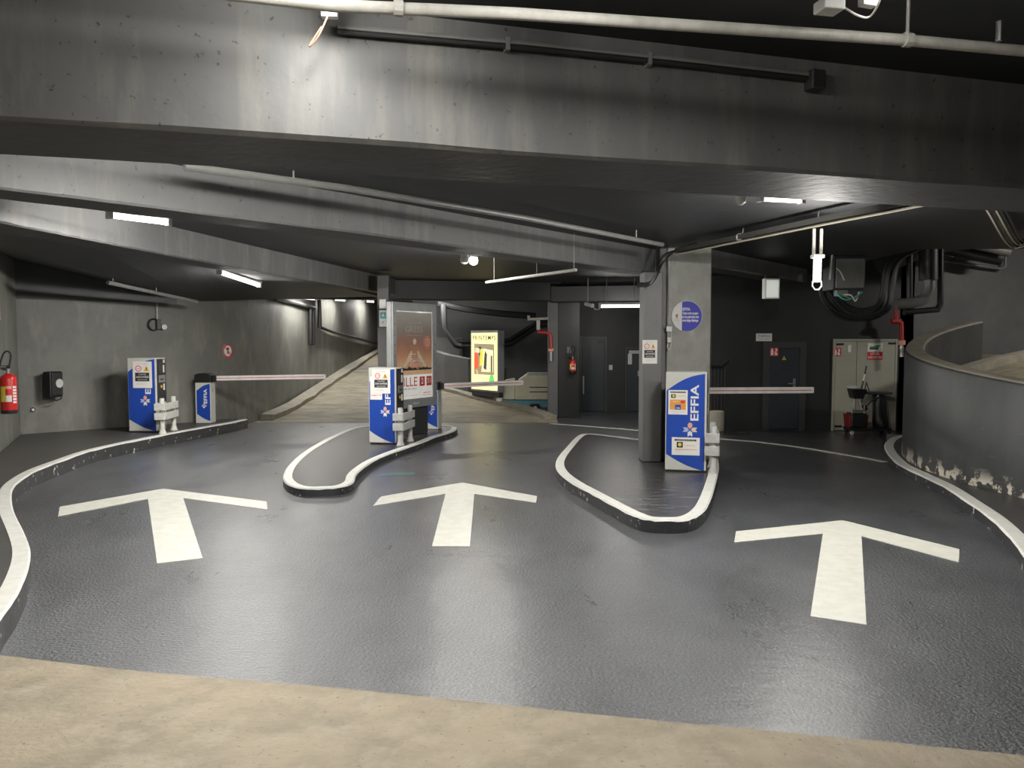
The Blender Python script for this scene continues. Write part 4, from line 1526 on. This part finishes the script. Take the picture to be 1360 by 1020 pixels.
t = thing('cable_bundle', 'thick bundle of black cables sagging below the hung steel cabinet', 'cables')
rr_ = random.Random(11)
for k in range(28):
    e = rr_.uniform(-1, 1)
    w = rr_.uniform(-.25, .25)
    base = [(1235, 322), (1205, 335), (1185, 352), (1180, 380), (1176, 402), (1160, 416), (1130, 417), (1108, 402), (1098, 380)]
    sc = 1 + .22 * e
    pts = [D(1150 + (u - 1150) * sc + rr_.uniform(-2, 2), 360 + (v - 360) * (1 + .12 * e) + rr_.uniform(-2, 2), 13.9 + w * .4 if i < 6 else 13.95 + w * .2) for i, (u, v) in enumerate(base)]
    MB().tube([tuple(p) for p in catmull(pts, 4)], rr_.choice([.018, .024, .03, .034]), 6).build('cable', 'pipedk' if k % 4 else 'black', t, smooth=True)
for k in range(3):
    pts = [D(1108 + 5 * k, 388 + 2 * k, 13.2), D(1122 + 4 * k, 398 - 3 * k, 13.1), D(1136, 394 + 3 * k, 13.15), D(1145 - 2 * k, 388, 13.2)]
    MB().tube([tuple(p) for p in catmull(pts, 4)], .012, 6).build('loose_wire', ('teal', 'green', 'whitepl')[k], t, smooth=True)

t = thing('duct', 'thick black duct running right under the ceiling before the grey wall', 'duct')
MB().tube([tuple(D(u, v, 15.3)) for u, v in ((1168, 350), (1200, 334), (1262, 316), (1345, 309), (1420, 306))], .25, 18).build('pipe', 'pipedk', t, smooth=True)
t = thing('drain_pipe', 'black lagged pipe dropping and bending left above the red valve pipe', 'pipe')
MB().tube([tuple(D(1233, 322, 14.4)), tuple(D(1233, 372, 14.4))], .16, 16).build('lagging', 'pipedk', t, smooth=True)
MB().tube([tuple(p) for p in catmull([D(1234, 371, 14.4), D(1234, 384, 14.4), D(1228, 396, 14.4), D(1214, 402, 14.4), D(1190, 404, 14.4)], 4)], .10, 14).build('elbow', 'pipegrey', t, smooth=True)
t = thing('service_pipe', 'thin black pipe bent square in front of the grey back wall', 'pipe')
MB().tube([tuple(D(u, v, 14.9)) for u, v in ((1249, 318), (1249, 404), (1245, 411), (1200, 415))], .055, 12).build('pipe', 'pipedk', t, smooth=True)
t = thing('service_pipe', 'thin vertical black pipe left of the lagged drop pipe', 'pipe')
MB().tube([tuple(D(1208, 322, 14.7)), tuple(D(1208, 398, 14.7))], .055, 12).build('pipe', 'pipedk', t, smooth=True)
t = thing('service_pipe', 'two dark pipes slanting along the top of the grey back wall', 'pipe')
MB().tube([tuple(D(u, v, 17.6)) for u, v in ((1240, 325), (1290, 336), (1328, 343))], .16, 14).build('pipe', 'pipedk', t, smooth=True)
MB().tube([tuple(D(u, v, 17.2)) for u, v in ((1262, 317), (1300, 326), (1340, 335))], .10, 12).build('pipe', 'pipegrey', t, smooth=True)
t = thing('service_pipe', 'thin bent pipe under the two slanting pipes on the grey wall', 'pipe')
MB().tube([tuple(D(u, v, 18.3)) for u, v in ((1210, 341), (1270, 349), (1330, 357), (1335, 354), (1336, 337))], .035, 10).build('pipe', 'pipegrey', t, smooth=True)

# red hydrant pipes
t = thing('hydrant_pipe', 'red standpipe with a valve beside the curved wall', 'pipe')
YH = 16.9
MB().tube([tuple(D(u, v, YH)) for u, v in ((1190, 408), (1190, 427), (1197, 429), (1197.5, 456))], .045, 12).build('pipe', 'redpipe', t, smooth=True)
MB().tube([tuple(D(1184, 427, YH)), tuple(D(1196, 426, YH))], .06, 12).build('tee', 'redpipe', t, smooth=True)
MB().tube([tuple(D(1197.5, 452, YH)), tuple(D(1197.5, 458, YH))], .075, 12).build('flange', 'pink', t, smooth=True)
MB().tube([tuple(D(1197.5, v, YH)) for v in (458, 463, 466, 474)], [.035, .05, .035, .045], 12).build('coupling', 'steel', t, smooth=True)
t = thing('hydrant_pipe', 'dark red hydrant pipe with a valve on the far narrow pillar', 'pipe')
MB().tube([tuple(D(u, v, 20.1)) for u, v in ((714, 441), (727, 442), (731, 445), (732, 467))], .045, 10).build('pipe', 'redpipe', t, smooth=True)
MB().tube([tuple(D(u, v, 20.1)) for u, v in ((728.5, 465), (735, 465))], .05, 10).build('flange', 'pink', t, smooth=True)
MB().tube([tuple(D(732, v, 20.1)) for v in (467, 480)], .05, 10).build('coupling', 'steel', t, smooth=True)
t = thing('pipe_bracket', 'pale bracket and stub pipe sticking out from the far narrow pillar', 'bracket')
MB().tube([tuple(D(u, v, 20.0)) for u, v in ((702, 419), (702.5, 424), (728, 423))], .035, 8).build('bracket', 'pipelight', t, smooth=True)
MB().tube([tuple(D(u, v, 20.05)) for u, v in ((715, 424), (715, 438))], .045, 8).build('stub_pipe', 'pipelight', t, smooth=True)
o = MB()
for dz in (0, .16):
    o.tube([(p.x, p.y, p.z + dz) for p in [D(u, v, 27.2) for u, v in ((606, 460), (640, 459.5), (676, 458), (716, 433), (727, 432))]], .07, 8)
tag(o.build('pipe_pair', 'pipedk', smooth=True), 'pair of black pipes stepping up the far wall behind the glowing poster', 'pipe')
o = MB().tube([tuple(D(u, v, 24.5)) for u, v in ((589, 404), (590, 436), (596, 445), (605, 458), (612, 460))], .09, 8)
tag(o.build('drain_pipe', 'pipedk', smooth=True), 'black bent pipe between the tall display and the glowing poster', 'pipe')
o = MB().tube([tuple(D(u, v, 24.8)) for u, v in ((582, 403), (620, 411), (660, 416), (712, 420))], .10, 8)
tag(o.build('ceiling_pipe', 'pipedk', smooth=True), 'black pipe crossing under the far ceiling over the glowing poster', 'pipe')

# ---------------------------------------------------------------- doors and what hangs by them
NS = Vector((0, -1, 0))


def px_wall(u0, v0, u1, v1, Y):
    a, b = D(u0, v1, Y), D(u1, v0, Y)
    return a.x, b.x, max(a.z, .004), b.z


def door(name, x0, x1, z0, z1, Y, m, fw, leaves=1, handle=None, fm='frame'):
    t = bpy.data.objects.new(name, None)
    COL.objects.link(t)
    t.location = ((x0 + x1) / 2, Y, 0)
    t['kind'] = 'structure'
    w = (x1 - x0) / 2
    o = MB().box(-w - fw, -w, -.05, -.001, 0, z1 + fw).box(w, w + fw, -.05, -.001, 0, z1 + fw).box(-w, w, -.05, -.001, z1, z1 + fw)
    o.build('door_frame', fm, t, bevel=.004)
    cuts = [-w, w] if leaves == 1 else [-w, -w + 2 * w * .36, w]
    for a, b in zip(cuts, cuts[1:]):
        MB().box(a + .006, b - .006, -.04, -.002, z0 + .01, z1 - .006).build('door_leaf', m, t, bevel=.004)
    return t, w


x0, x1, z0, z1 = px_wall(1020, 462, 1062, 570, 17.3)
dt, w = door('door_1', x0, x1, z0, z1, 17.3, 'doordark', .14)
h = D(1056, 510, 17.2)
o = MB().use('steel').box(h.x - dt.location.x - .03, h.x - dt.location.x + .03, -.055, -.041, h.z - .1, h.z + .12)
o.box(h.x - dt.location.x - .15, h.x - dt.location.x + .0, -.10, -.075, h.z - .01, h.z + .02).box(h.x - dt.location.x - .02, h.x - dt.location.x + .01, -.1, -.05, h.z - .01, h.z + .02)
o.build('door_handle', parent=dt, bevel=.004)
x0, x1, z0, z1 = px_wall(1106, 453, 1188.5, 574, 17.3)
dt2, w2 = door('door_2', x0, x1, z0, z1, 17.3, 'doorbeige', .045, 2, fm='doorbeige')
for (xx, zz) in ((-w2 + .10, z1 - .07), (w2 - .08, z1 - .05), (-w2 + .10, .10)):
    MB().box(xx - .08, xx + .08, -.052, -.042, zz - .022, zz + .022).build('hinge', 'black', dt2)
x0, x1, z0, z1 = px_wall(771, 450, 803, 546, 22.0)
dt3, w3 = door('door_3', x0 + .03, x1, z0, z1, 22.0, 'doordark', .07)
MB().box(.1, .32, -.1, -.045, z1 - .12, z1 - .05).build('door_closer', 'black', dt3)
MB().box(-w3 + .02, -w3 + .06, -.09, -.045, .5, 1.0).build('pull_bar', 'steel', dt3)
x0, x1, z0, z1 = px_wall(832, 464, 855, 546, 22.0)
dt4, w4 = door('door_4', x0, x1, z0, z1, 22.0, 'doordark', .06)
MB().box(-w4 + .05, -w4 + .45, -.1, -.045, z1 - .12, z1 - .03).build('door_closer', 'steel', dt4)
MB().box(-w4 + .02, -w4 + .13, -.07, -.045, z1 - .42, z1 - .12).build('sign_plate', 'whitepl', dt4)
MB().box(-w4 + .3, -w4 + .45, -.07, -.045, z1 - .75, z1 - .6).build('door_handle', 'steel', dt4)
p = D(811, 488, 22.0)
tag(MB().box(p.x - .05, p.x + .05, 21.96, 21.999, p.z - .07, p.z + .07).build('wall_switch', 'whitepl', bevel=.01), 'small white switch between the two dark doors of the recess', 'switch')


def red_sign(u, v, Y, s, label, off=.042):
    p = D(u, v, Y)
    o = MB().at(frame((p.x, Y, p.z), (1, 0, 0), NS)).use('red').box(-s / 2, s / 2, -off - .006, -off - .001, -s / 2, s / 2)
    y = -off - .0075
    o.use('whitefilm').front([(-.34 * s, -.38 * s), (-.06 * s, -.38 * s), (-.06 * s, .12 * s), (-.12 * s, .25 * s), (-.15 * s, .36 * s), (-.25 * s, .36 * s), (-.28 * s, .25 * s), (-.34 * s, .12 * s)], y, y + .001)
    o.front([(.08 * s, -.38 * s), (.38 * s, -.38 * s), (.38 * s, -.2 * s), (.22 * s, -.05 * s), (.36 * s, .1 * s), (.34 * s, .36 * s), (.12 * s, .36 * s), (.2 * s, .12 * s), (.1 * s, -.05 * s)], y, y + .001)
    return tag(o.build('fire_sign'), label, 'sign', 'red fire extinguisher signs')


red_sign(1027, 467, 17.3, .20, 'red extinguisher sign on the dark slate door')
red_sign(1110.5, 467.5, 17.3, .18, 'red extinguisher sign on the beige double door', off=.042)
p = D(1040.5, 475.5, 17.3)
o = MB().at(frame((p.x, 17.3, p.z), (1, 0, 0), NS)).use('yellow').front([(-.045, -.04), (.045, -.04), (0, .045)], -.046, -.042)
o.use('ink').front([(-.012, -.025), (.012, -.025), (.0, .018)], -.048, -.046)
tag(o.build('warning_sign'), 'tiny yellow warning triangle on the dark slate door', 'sign')
p = D(1014.5, 448, 17.3)
o = MB().at(frame((p.x, 17.3, p.z), (1, 0, 0), NS)).use('whitepl').box(-.175, .175, -.012, -.001, -.085, .085)
o.use('inkgrey').text('POMPAGE', .075, 0, .025, -.0135, bold=.01, width=.25).text('eaux usées', .045, 0, -.04, -.0135, width=.23)
tag(o.build('room_sign'), 'white room plate on the black wall above the dark slate door', 'sign')
p = D(1161, 466, 17.3)
o = MB().at(frame((p.x, 17.3, p.z), (1, 0, 0), NS)).use('whitepl').box(-.165, .165, -.048, -.043, -.02, .17)
o.use('green').front([(-.13, .045), (.06, .045), (.09, .1), (.13, .13), (.0, .12), (-.05, .1), (-.11, .1)], -.050, -.048)
o.use('ink').front([(-.12, .03), (.07, .03), (.06, .06), (-.12, .06)], -.051, -.050)
o.use('red').box(-.165, .165, -.048, -.043, -.195, -.022)
o.use('whitefilm').text('LOCAL', .075, 0, -.065, -.0495, bold=.02, width=.2).text("D'ENTRETIEN", .065, 0, -.145, -.0495, bold=.02, width=.3)
tag(o.build('room_sign'), 'red and white plate with a green logo on the beige double door', 'sign')
p = D(1127, 463, 17.3)
tag(MB().box(p.x - .035, p.x + .035, 17.24, 17.258, p.z - .08, p.z + .08).build('lock_plate', 'whitepl', bevel=.006), 'small pale plate at the top of the beige door\'s narrow leaf', 'plate')

# hanging emergency light box
p0, p1 = D(1013, 397, 13.9), D(1035.5, 370, 13.9)
t = thing('emergency_light', 'white box light hung below the beam left of the vertical lamp', 'emergency light', ((p0.x + p1.x) / 2, 13.9, p0.z), R(12))
w, h = (p1.x - p0.x) / 2, p1.z - p0.z
MB().box(-w, w, -.04, .06, 0, h).build('housing', 'whitepl', t, bevel=.012)
MB().box(-w + .03, w - .03, -.046, -.041, .025, h - .03).build('diffuser', mat('soft_diffuser', (.75, .76, .72), .4, emis=(.9, .95, .88), estr=.28), t)
MB().box(-w * .8, w * .9, -.02, .04, h + .001, h + .05).build('mount', 'dark', t)

# stair recess: black rail and bin
t = thing('stair_rail', 'black handrail with thin bars in the dark gap right of the pillar', 'railing')
MB().tube([tuple(D(u, v, 17.0)) for u, v in ((944, 487), (958, 487), (964, 481), (968, 478))], .035, 8).build('handrail', 'black', t, smooth=True)
for k in range(5):
    a, b = D(945 + k * 4.5, 488, 17.05), D(945 + k * 4.5, 566, 17.05)
    MB().tube([(a.x, a.y, a.z), (a.x, a.y, .002)], .012, 6).build('baluster', 'black', t)
pb_ = G(953.5, 576.5)
t = thing('bin', 'round beige bin standing behind the pillar\'s barrier', 'bin', (pb_.x + .02, pb_.y + .18, 0))
MB().lathe([(.14, .0), (.15, .012), (.152, .06), (.155, .45), (.15, .475), (.13, .482)], 0, 0, 28).build('body', 'binbeige', t, smooth=True)
MB().lathe([(.157, .03), (.157, .05)], 0, 0, 28).build('base_ring', 'black', t, smooth=True)

# ---------------------------------------------------------------- cleaning trolley
pt = G(1158, 578.5)
t = thing('cleaning_trolley', 'cleaning trolley with a red bucket and black bag before the beige double door', 'cleaning trolley', (pt.x, pt.y + .25, 0), R(-4))
K = pt.y / F


def lx(u):
    return (u - 1158) * K


def lz(v):
    return (577.5 - v) * K


MB().box(lx(1131), lx(1186), -.2, .2, lz(572), lz(568)).build('base', 'black', t, bevel=.01)
for x in (lx(1135), lx(1182)):
    for yy in (-.17, .17):
        MB().at(Matrix.Translation((x, yy, .045)) @ Matrix.Rotation(math.pi / 2, 4, 'X')).lathe([(.035, -.015), (.045, -.01), (.045, .01), (.035, .015)], 0, 0, 14).build('castor', 'guard' if yy < 0 and x < 0 else 'rubber', t, smooth=True)
bk = MB().add([(lx(1131.5), -.17, lz(567.5)), (lx(1155), -.17, lz(567.5)), (lx(1155), .17, lz(567.5)), (lx(1131.5), .17, lz(567.5)),
               (lx(1130.5), -.19, lz(550)), (lx(1156), -.19, lz(550)), (lx(1156), .19, lz(550)), (lx(1130.5), .19, lz(550))],
              [(3, 2, 1, 0), (4, 5, 6, 7), (0, 1, 5, 4), (1, 2, 6, 5), (2, 3, 7, 6), (3, 0, 4, 7)])
bk.build('bucket', 'bucketred', t, bevel=.012)
MB().box(lx(1133), lx(1153.5), -.205, .12, lz(566.5), lz(548)).build('wringer', 'black', t, bevel=.02)
MB().tube([(lx(1134.5), -.15, lz(567)), (lx(1134.5), -.15, lz(537))], .012, 8).tube([(lx(1150.5), -.15, lz(550)), (lx(1150.5), -.15, lz(537))], .012, 8) \
    .tube([(lx(1134.5), -.15, lz(545)), (lx(1150.5), -.15, lz(545))], .014, 8).build('frame', 'steel', t)
MB().add([(lx(1137), -.14, lz(529)), (lx(1150), -.14, lz(529)), (lx(1150), .14, lz(529)), (lx(1137), .14, lz(529)),
          (lx(1134), -.17, lz(516)), (lx(1154), -.17, lz(516)), (lx(1154), .17, lz(516)), (lx(1134), .17, lz(516))],
         [(3, 2, 1, 0), (4, 5, 6, 7), (0, 1, 5, 4), (1, 2, 6, 5), (2, 3, 7, 6), (3, 0, 4, 7)]).build('upper_tray', 'black', t, bevel=.015)
MB().box(lx(1132), lx(1143), -.12, .1, lz(515.5), lz(512)).build('cloth', 'whitepl', t, bevel=.02)
MB().tube([(lx(1148.5), -.05, lz(516)), (lx(1152), -.05, lz(500)), (lx(1154.5), -.05, lz(485))], .016, 8).build('mop_handle', 'black', t, smooth=True)
MB().tube([(lx(1150.6), -.05, lz(505)), (lx(1152.6), -.05, lz(496))], .019, 8).build('mop_sleeve', 'whitepl', t, smooth=True)
MB().tube([(lx(1153), .1, lz(535)), (lx(1158.5), .1, lz(508)), (lx(1163), .1, lz(521))], .012, 8).build('strut', 'black', t, smooth=True)
MB().box(lx(1154), lx(1186.5), -.18, .18, lz(523), lz(519.5)).build('bag_lid', 'dark', t, bevel=.008)
bag = MB()
vs, fs = [], []
rr_ = random.Random(5)
NB = 20
for i, (v, k) in enumerate(((523.5, .8), (528, .86), (540, .92), (552, .98), (560, 1.04), (566, 1.06), (569.5, .8))):
    for j in range(NB):
        a = 2 * math.pi * j / NB
        q = k * (1 + .06 * math.sin(3 * a + i) + rr_.uniform(-.03, .03))
        cx_ = lx(1171.5 + (i * .9))
        vs.append((cx_ + .145 * q * math.cos(a), .16 * q * math.sin(a), lz(v)))
for i in range(6):
    for j in range(NB):
        fs.append((NB * (i + 1) + j, NB * (i + 1) + (j + 1) % NB, NB * i + (j + 1) % NB, NB * i + j))
fs += [tuple(range(NB)), tuple(range(7 * NB - 1, 6 * NB - 1, -1))]
bag.add(vs, fs).build('rubbish_bag', 'bag', t, smooth=True)
MB().tube([(lx(1154), -.1, lz(540)), (lx(1160), -.12, lz(532)), (lx(1172), -.15, lz(525))], .016, 8).build('brace', 'black', t, smooth=True)
MB().tube([(lx(1141), .0, lz(530)), (lx(1137), -.02, lz(549))], .014, 8).tube([(lx(1147), .0, lz(530)), (lx(1151), -.02, lz(545))], .014, 8).build('support', 'pipelight', t)
MB().at(Matrix.Translation((lx(1152.5), -.1, lz(540))) @ Matrix.Rotation(R(-35), 4, 'Y')).box(-.05, .03, -.05, .05, -.07, .05).build('spray_bottle', 'black', t, bevel=.015)

# ---------------------------------------------------------------- floor sweeper parked beyond the ramp
t = thing('floor_sweeper', 'cream and teal floor sweeper parked beyond the ramp edge by the far pillar', 'floor sweeper', (0, 21.6, 0))
KS = 21.6 / F


def sx_(u):
    return (u - 680) * KS


def sz(v):
    return 2 - (v - HOR) * KS


MB().front([(sx_(684), sz(531)), (sx_(745), sz(531)), (sx_(745), sz(497)), (sx_(700), sz(497)), (sx_(690), sz(504)), (sx_(684), sz(512))], 0, .62).build('body', 'sweeper', t, bevel=.02)
MB().front([(sx_(655), sz(531)), (sx_(683.8), sz(531)), (sx_(683.8), sz(503)), (sx_(672), sz(505)), (sx_(662), sz(513))], .06, .58).build('hood', 'sweeper', t, bevel=.02)
MB().front([(sx_(700), sz(498.5)), (sx_(744), sz(498.5)), (sx_(744), sz(495.5)), (sx_(701), sz(495.5))], -.01, .63).build('lid', 'guard', t, bevel=.01)
for v in (514.3, 520.5):
    MB().box(sx_(703), sx_(744), -.006, -.001, sz(v + .7), sz(v - .5)).build('vent_slot', 'ink', t)
MB().front([(sx_(656), sz(541)), (sx_(702), sz(541)), (sx_(705), sz(536.5)), (sx_(716), sz(536.5)), (sx_(720), sz(541)), (sx_(745), sz(541)), (sx_(745), sz(531.6)), (sx_(656), sz(531.6))], .0, .62).build('skirt', 'sweepblue', t, bevel=.008)
for u in (711, 738, 668):
    MB().at(Matrix.Translation((sx_(u), .12, .13)) @ Matrix.Rotation(math.pi / 2, 4, 'X')).use('rubber').lathe([(.1, -.05), (.13, -.04), (.13, .04), (.1, .05)], 0, 0, 20).use('steel').lathe([(.05, .051), (.05, .056)], 0, 0, 16).build('wheel', parent=t, smooth=True)
o = MB().box(-.62, -.40, 21.72, 21.88, .0, 1.52)
q0, q1 = D(667, 540, 22.2), D(673, 489, 22.2)
o = MB().box(q0.x, q1.x, 22.3, 22.42, 0, q1.z)
tag(o.build('bollard', 'dark', bevel=.01), 'dark square post right behind the glowing poster box', 'post')

# extinguisher on the far pillar
pe = D(760.5, 496, 20.12)
extinguisher((pe.x, 20.13, pe.z), 0, .085, .36, 'small red fire extinguisher on the dark face of the far pillar')
p = D(756, 465, 20.24)
tag(MB().box(p.x - .06, p.x + .05, 20.225, 20.248, p.z - .08, p.z + .08).build('wall_plate', 'pipegrey', bevel=.004), 'small grey plate above the far pillar\'s extinguisher', 'plate')

# ---------------------------------------------------------------- lamps
LAMPW = (1.0, .97, .915)


def lamp_light(loc, L, power, direction, rz=0.0, size_y=.08, spread=180, up=None):
    d = bpy.data.lights.new('lamp_light', 'AREA')
    d.shape = 'RECTANGLE'
    d.size = L
    d.size_y = size_y
    d.energy = power
    d.color = LAMPW
    d.spread = R(spread)
    o = bpy.data.objects.new('lamp_light', d)
    COL.objects.link(o)
    return o, d


def tube_lamp(a, b, label, power, drop=.0, hanger=None):
    """batten lamp from a to b, lamp tube below a slim housing; real lights along the tube"""
    a, b = Vector(a), Vector(b)
    c = (a + b) / 2
    v = b - a
    L = v.length
    yaw = math.atan2(v.y, v.x)
    pit = -math.asin(v.z / L)
    t = thing('tube_lamp', label, 'lamp', c, 0, 'fluorescent tube lamps')
    X = Matrix.Rotation(yaw, 4, 'Z') @ Matrix.Rotation(pit, 4, 'Y')
    MB().at(X).box(-L / 2 - .05, L / 2 + .05, -.05, .05, .035, .085).build('housing', 'lampbody', t, bevel=.008)
    vs = MB().at(X)
    tm = mat('lamp_tube', (.9, .9, .88), .3, emis=LAMPW, estr=.9 * power / (math.pi * 2 * math.pi * .03 * L))
    vs.tube([(-L / 2, 0, 0), (L / 2, 0, 0)], .03, 12).build('tube', tm, t, smooth=True)
    MB().at(X).box(-L / 2 - .04, -L / 2, -.04, .04, -.035, .034).build('end_cap', 'whitepl', t)
    MB().at(X).box(L / 2, L / 2 + .04, -.04, .04, -.035, .034).build('end_cap', 'whitepl', t)
    if hanger:
        h = MB()
        for s in (-.35, .35):
            p = X @ Vector((s * L, 0, .085))
            h.tube([tuple(p), (p.x, p.y, hanger - c.z)], .008, 6)
        h.build('hanger', 'pipegrey', t)
    o, d = lamp_light(c, L, power * .6, None)
    o.parent = t
    o.matrix_local = X @ Matrix.Translation((0, 0, -.04))
    return t


# foreground lamps, running along the line of sight under the main ceiling
q = G(437, 12, 3.64)
tube_lamp((q.x, q.y, 3.64), (q.x + .1, q.y - 1.2, 3.64), 'tube lamp glaring at the top edge beside the long pale pipe', 36, hanger=ZC)
MB_ = MB().tube([tuple(p) for p in catmull([(q.x, q.y, 3.62), (q.x - .05, q.y - .02, 3.5), (q.x - .1, q.y, 3.46), (q.x - .04, q.y + .01, 3.56)], 4)], .004, 6)
tag(MB_.build('loose_wire', 'pink', smooth=True), 'loose pale wire looped below the glaring lamp at the top edge', 'wire')
q = G(1106, 8, 3.60)
tube_lamp((q.x + .16, q.y - .05, 3.62), (q.x + .55, q.y - 1.2, 3.62), 'tube lamp cut by the top edge, white box and cable beside it', 9, hanger=ZC)
qb = G(1100, 9, 3.58)
tag(MB().at(Matrix.Translation(qb) @ Matrix.Rotation(R(12), 4, 'Z')).box(-.05, .06, -.05, .05, -.025, .03).build('ballast_box', 'whitepl', bevel=.008),
    'small white box on the ceiling beside the lamp cut by the top edge', 'box')
tag(MB().tube([tuple(p) for p in catmull([qb + Vector((.07, 0, 0)), qb + Vector((.14, 0, -.04)), qb + Vector((.2, 0, -.045)), qb + Vector((.2, -.1, .0)), qb + Vector((.16, -.2, .1))], 4)], .005, 6).build(
    'loose_wire', 'pipelight', smooth=True), 'thin pale wire sagging from the white ceiling box', 'wire')
tube_lamp((-1.6, -.9, 3.64), (-1.75, -2.1, 3.64), 'tube lamp behind the camera over the bare concrete', 30, hanger=ZC)
tube_lamp((.5, -1.6, 3.64), (.6, -2.8, 3.64), 'second tube lamp behind the camera over the bare concrete', 22, hanger=ZC)
tube_lamp((.2, 3.5, 3.64), (.25, 2.6, 3.64), 'tube lamp overhead before the nearest beam, above the picture', 32, hanger=ZC)
# between the first and second beam
tube_lamp((-2.3, 5.0, 3.33), (-1.3, 5.3, 3.33), 'tube lamp between the two front beams', 170, hanger=ZL)
q = G(984, 263, 3.62)
tube_lamp(G(1012, 263, 3.31), G(1062, 265.5, 3.31), 'tube lamp peeping out below the nearest beam', 140, hanger=ZL)


def bulb(p, label, power, zc, r=.07):
    t = thing('round_lamp', label, 'lamp', p, 0, 'round ceiling lamps')
    MB().lathe([(.05, .07), (.06, .05), (.06, zc - p[2] - .001)], 0, 0, 18).build('base', 'whitepl', t, smooth=True)
    MB().lathe([(r * .3, -.07), (r * .8, -.05), (r, 0), (r * .85, .045), (.05, .069)], 0, 0, 20).build('globe', 'tube' if power else 'lampglass', t, smooth=True)
    if power:
        d = bpy.data.lights.new('lamp_light', 'POINT')
        d.energy = power
        d.color = LAMPW
        d.shadow_soft_size = .08
        o = bpy.data.objects.new('lamp_light', d)
        COL.objects.link(o)
        o.parent = t
        o.location = (0, 0, -.16)
    return t


bulb(tuple(G(984, 262, 3.31)), 'unlit round lamp peeping out below the nearest beam', 0, ZL, .055)
bulb(tuple(G(629, 346, 3.22)), 'bright round ceiling lamp in the middle, right one of a close pair', 200, ZL)
bulb(tuple(G(617, 344.5, 3.22)), 'dim round ceiling lamp in the middle, left one of a close pair', 0, ZL)
q = G(171, 288, 3.22)
tube_lamp(q + Vector((-.12, -.1, 0)), q + Vector((.22, .35, 0)), 'short bright lamp under the ceiling at the left', 90, hanger=ZL)
tube_lamp(D(292, 362, 12.6), D(343, 379, 14.0), 'long tube lamp slanting below the left soffit', 225, hanger=3.25)
for (u0, v0, u1, v1, lab) in ((396, 395.5, 418, 397, 'nearest tube lamp high on the ramp wall'), (438, 398, 462, 399, 'middle tube lamp high on the ramp wall'),
                              (482, 400, 499, 401, 'farthest tube lamp high on the ramp wall')):
    a, b = pw_(u0, v0, .35), pw_(u1, v1, .35)
    c = (a + b) / 2
    d = (b - a).normalized() * min(.75, (b - a).length / 2)
    t_ = tube_lamp(c - d, c + d, lab, 70)
    MB().box(-.30, -.055, -.03, .03, .04, .07).build('bracket', 'dark', t_)
a = D(577, 393, 24.0)
tube_lamp(a + Vector((-.3, 0, 0)), a + Vector((.3, .1, 0)), 'small lamp peeping out behind the tall poster display', 110, hanger=4.0)
tube_lamp(D(798, 407, 18.0), D(850, 406.5, 18.0), 'horizontal tube lamp glowing in front of the dark recess', 45, hanger=ZL)
o = MB().tube([tuple(D(778, 403.5, 18.0)), tuple(D(787, 406, 17.8))], .05, 12)
o.tube([tuple(p) for p in catmull([D(787, 406, 17.9), D(791, 411, 17.9), D(796, 410, 17.9), D(796, 405, 17.9)], 4)], .012, 6)
q = D(781, 403, 18.0)
o.tube([(q.x, q.y, q.z), (q.x, q.y, ZL - .002)], .012, 6)
tag(o.build('camera', 'guard', smooth=True), 'small camera with curled cable left of the recess tube lamp', 'camera')

# vertical lamp below the cable tray
a, b = D(1085, 343, 8.75), D(1085, 378, 8.75)
t = thing('tube_lamp', 'glowing vertical lamp hanging from the cable tray', 'lamp', tuple(b), 0, 'fluorescent tube lamps')
L = a.z - b.z
MB().tube([(0, 0, .03), (0, 0, L)], .042, 16).build('tube', 'tube', t, smooth=True)
for s in (-.04, .04):
    MB().box(s - .015, s + .015, .0, .02, L + .04, 3.236 - b.z).build('hanger', 'pipelight', t)
MB().box(-.065, .065, -.05, .05, L, L + .04).build('cap', 'whitepl', t, bevel=.01)
MB().tube([(-.05, 0, .04), (-.05, 0, -.02), (-.02, 0, -.055), (.02, 0, -.055), (.05, 0, -.02), (.05, 0, .04)], .008, 6).build('guard_loop', 'steel', t, smooth=True)
d = bpy.data.lights.new('lamp_light', 'POINT')
d.energy = 105
d.color = LAMPW
d.shadow_soft_size = .1
o = bpy.data.objects.new('lamp_light', d)
COL.objects.link(o)
o.parent = t
o.location = (0, -.17, .05)
# ---------------------------------------------------------------- world and view
tube_lamp((11.2, 13.6, 4.42), (12.4, 13.2, 4.42), 'tube lamp over the helix ramp outside the picture', 150, hanger=4.6)
w = bpy.data.worlds.new('world')
scene.world = w
w.use_nodes = True
w.node_tree.nodes['Background'].inputs['Color'].default_value = (.5, .55, .6, 1)
w.node_tree.nodes['Background'].inputs['Strength'].default_value = .02
vs_ = scene.view_settings
vs_.view_transform = 'Standard'
vs_.look = 'None'
vs_.exposure = EXPO = .42
vs_.gamma = 1
vs_.use_curve_mapping = False
scene.cycles.use_denoising = True
scene.cycles.sample_clamp_direct = 3.0
scene.cycles.sample_clamp_indirect = 1.5
scene.cycles.caustics_reflective = False
scene.cycles.caustics_refractive = False
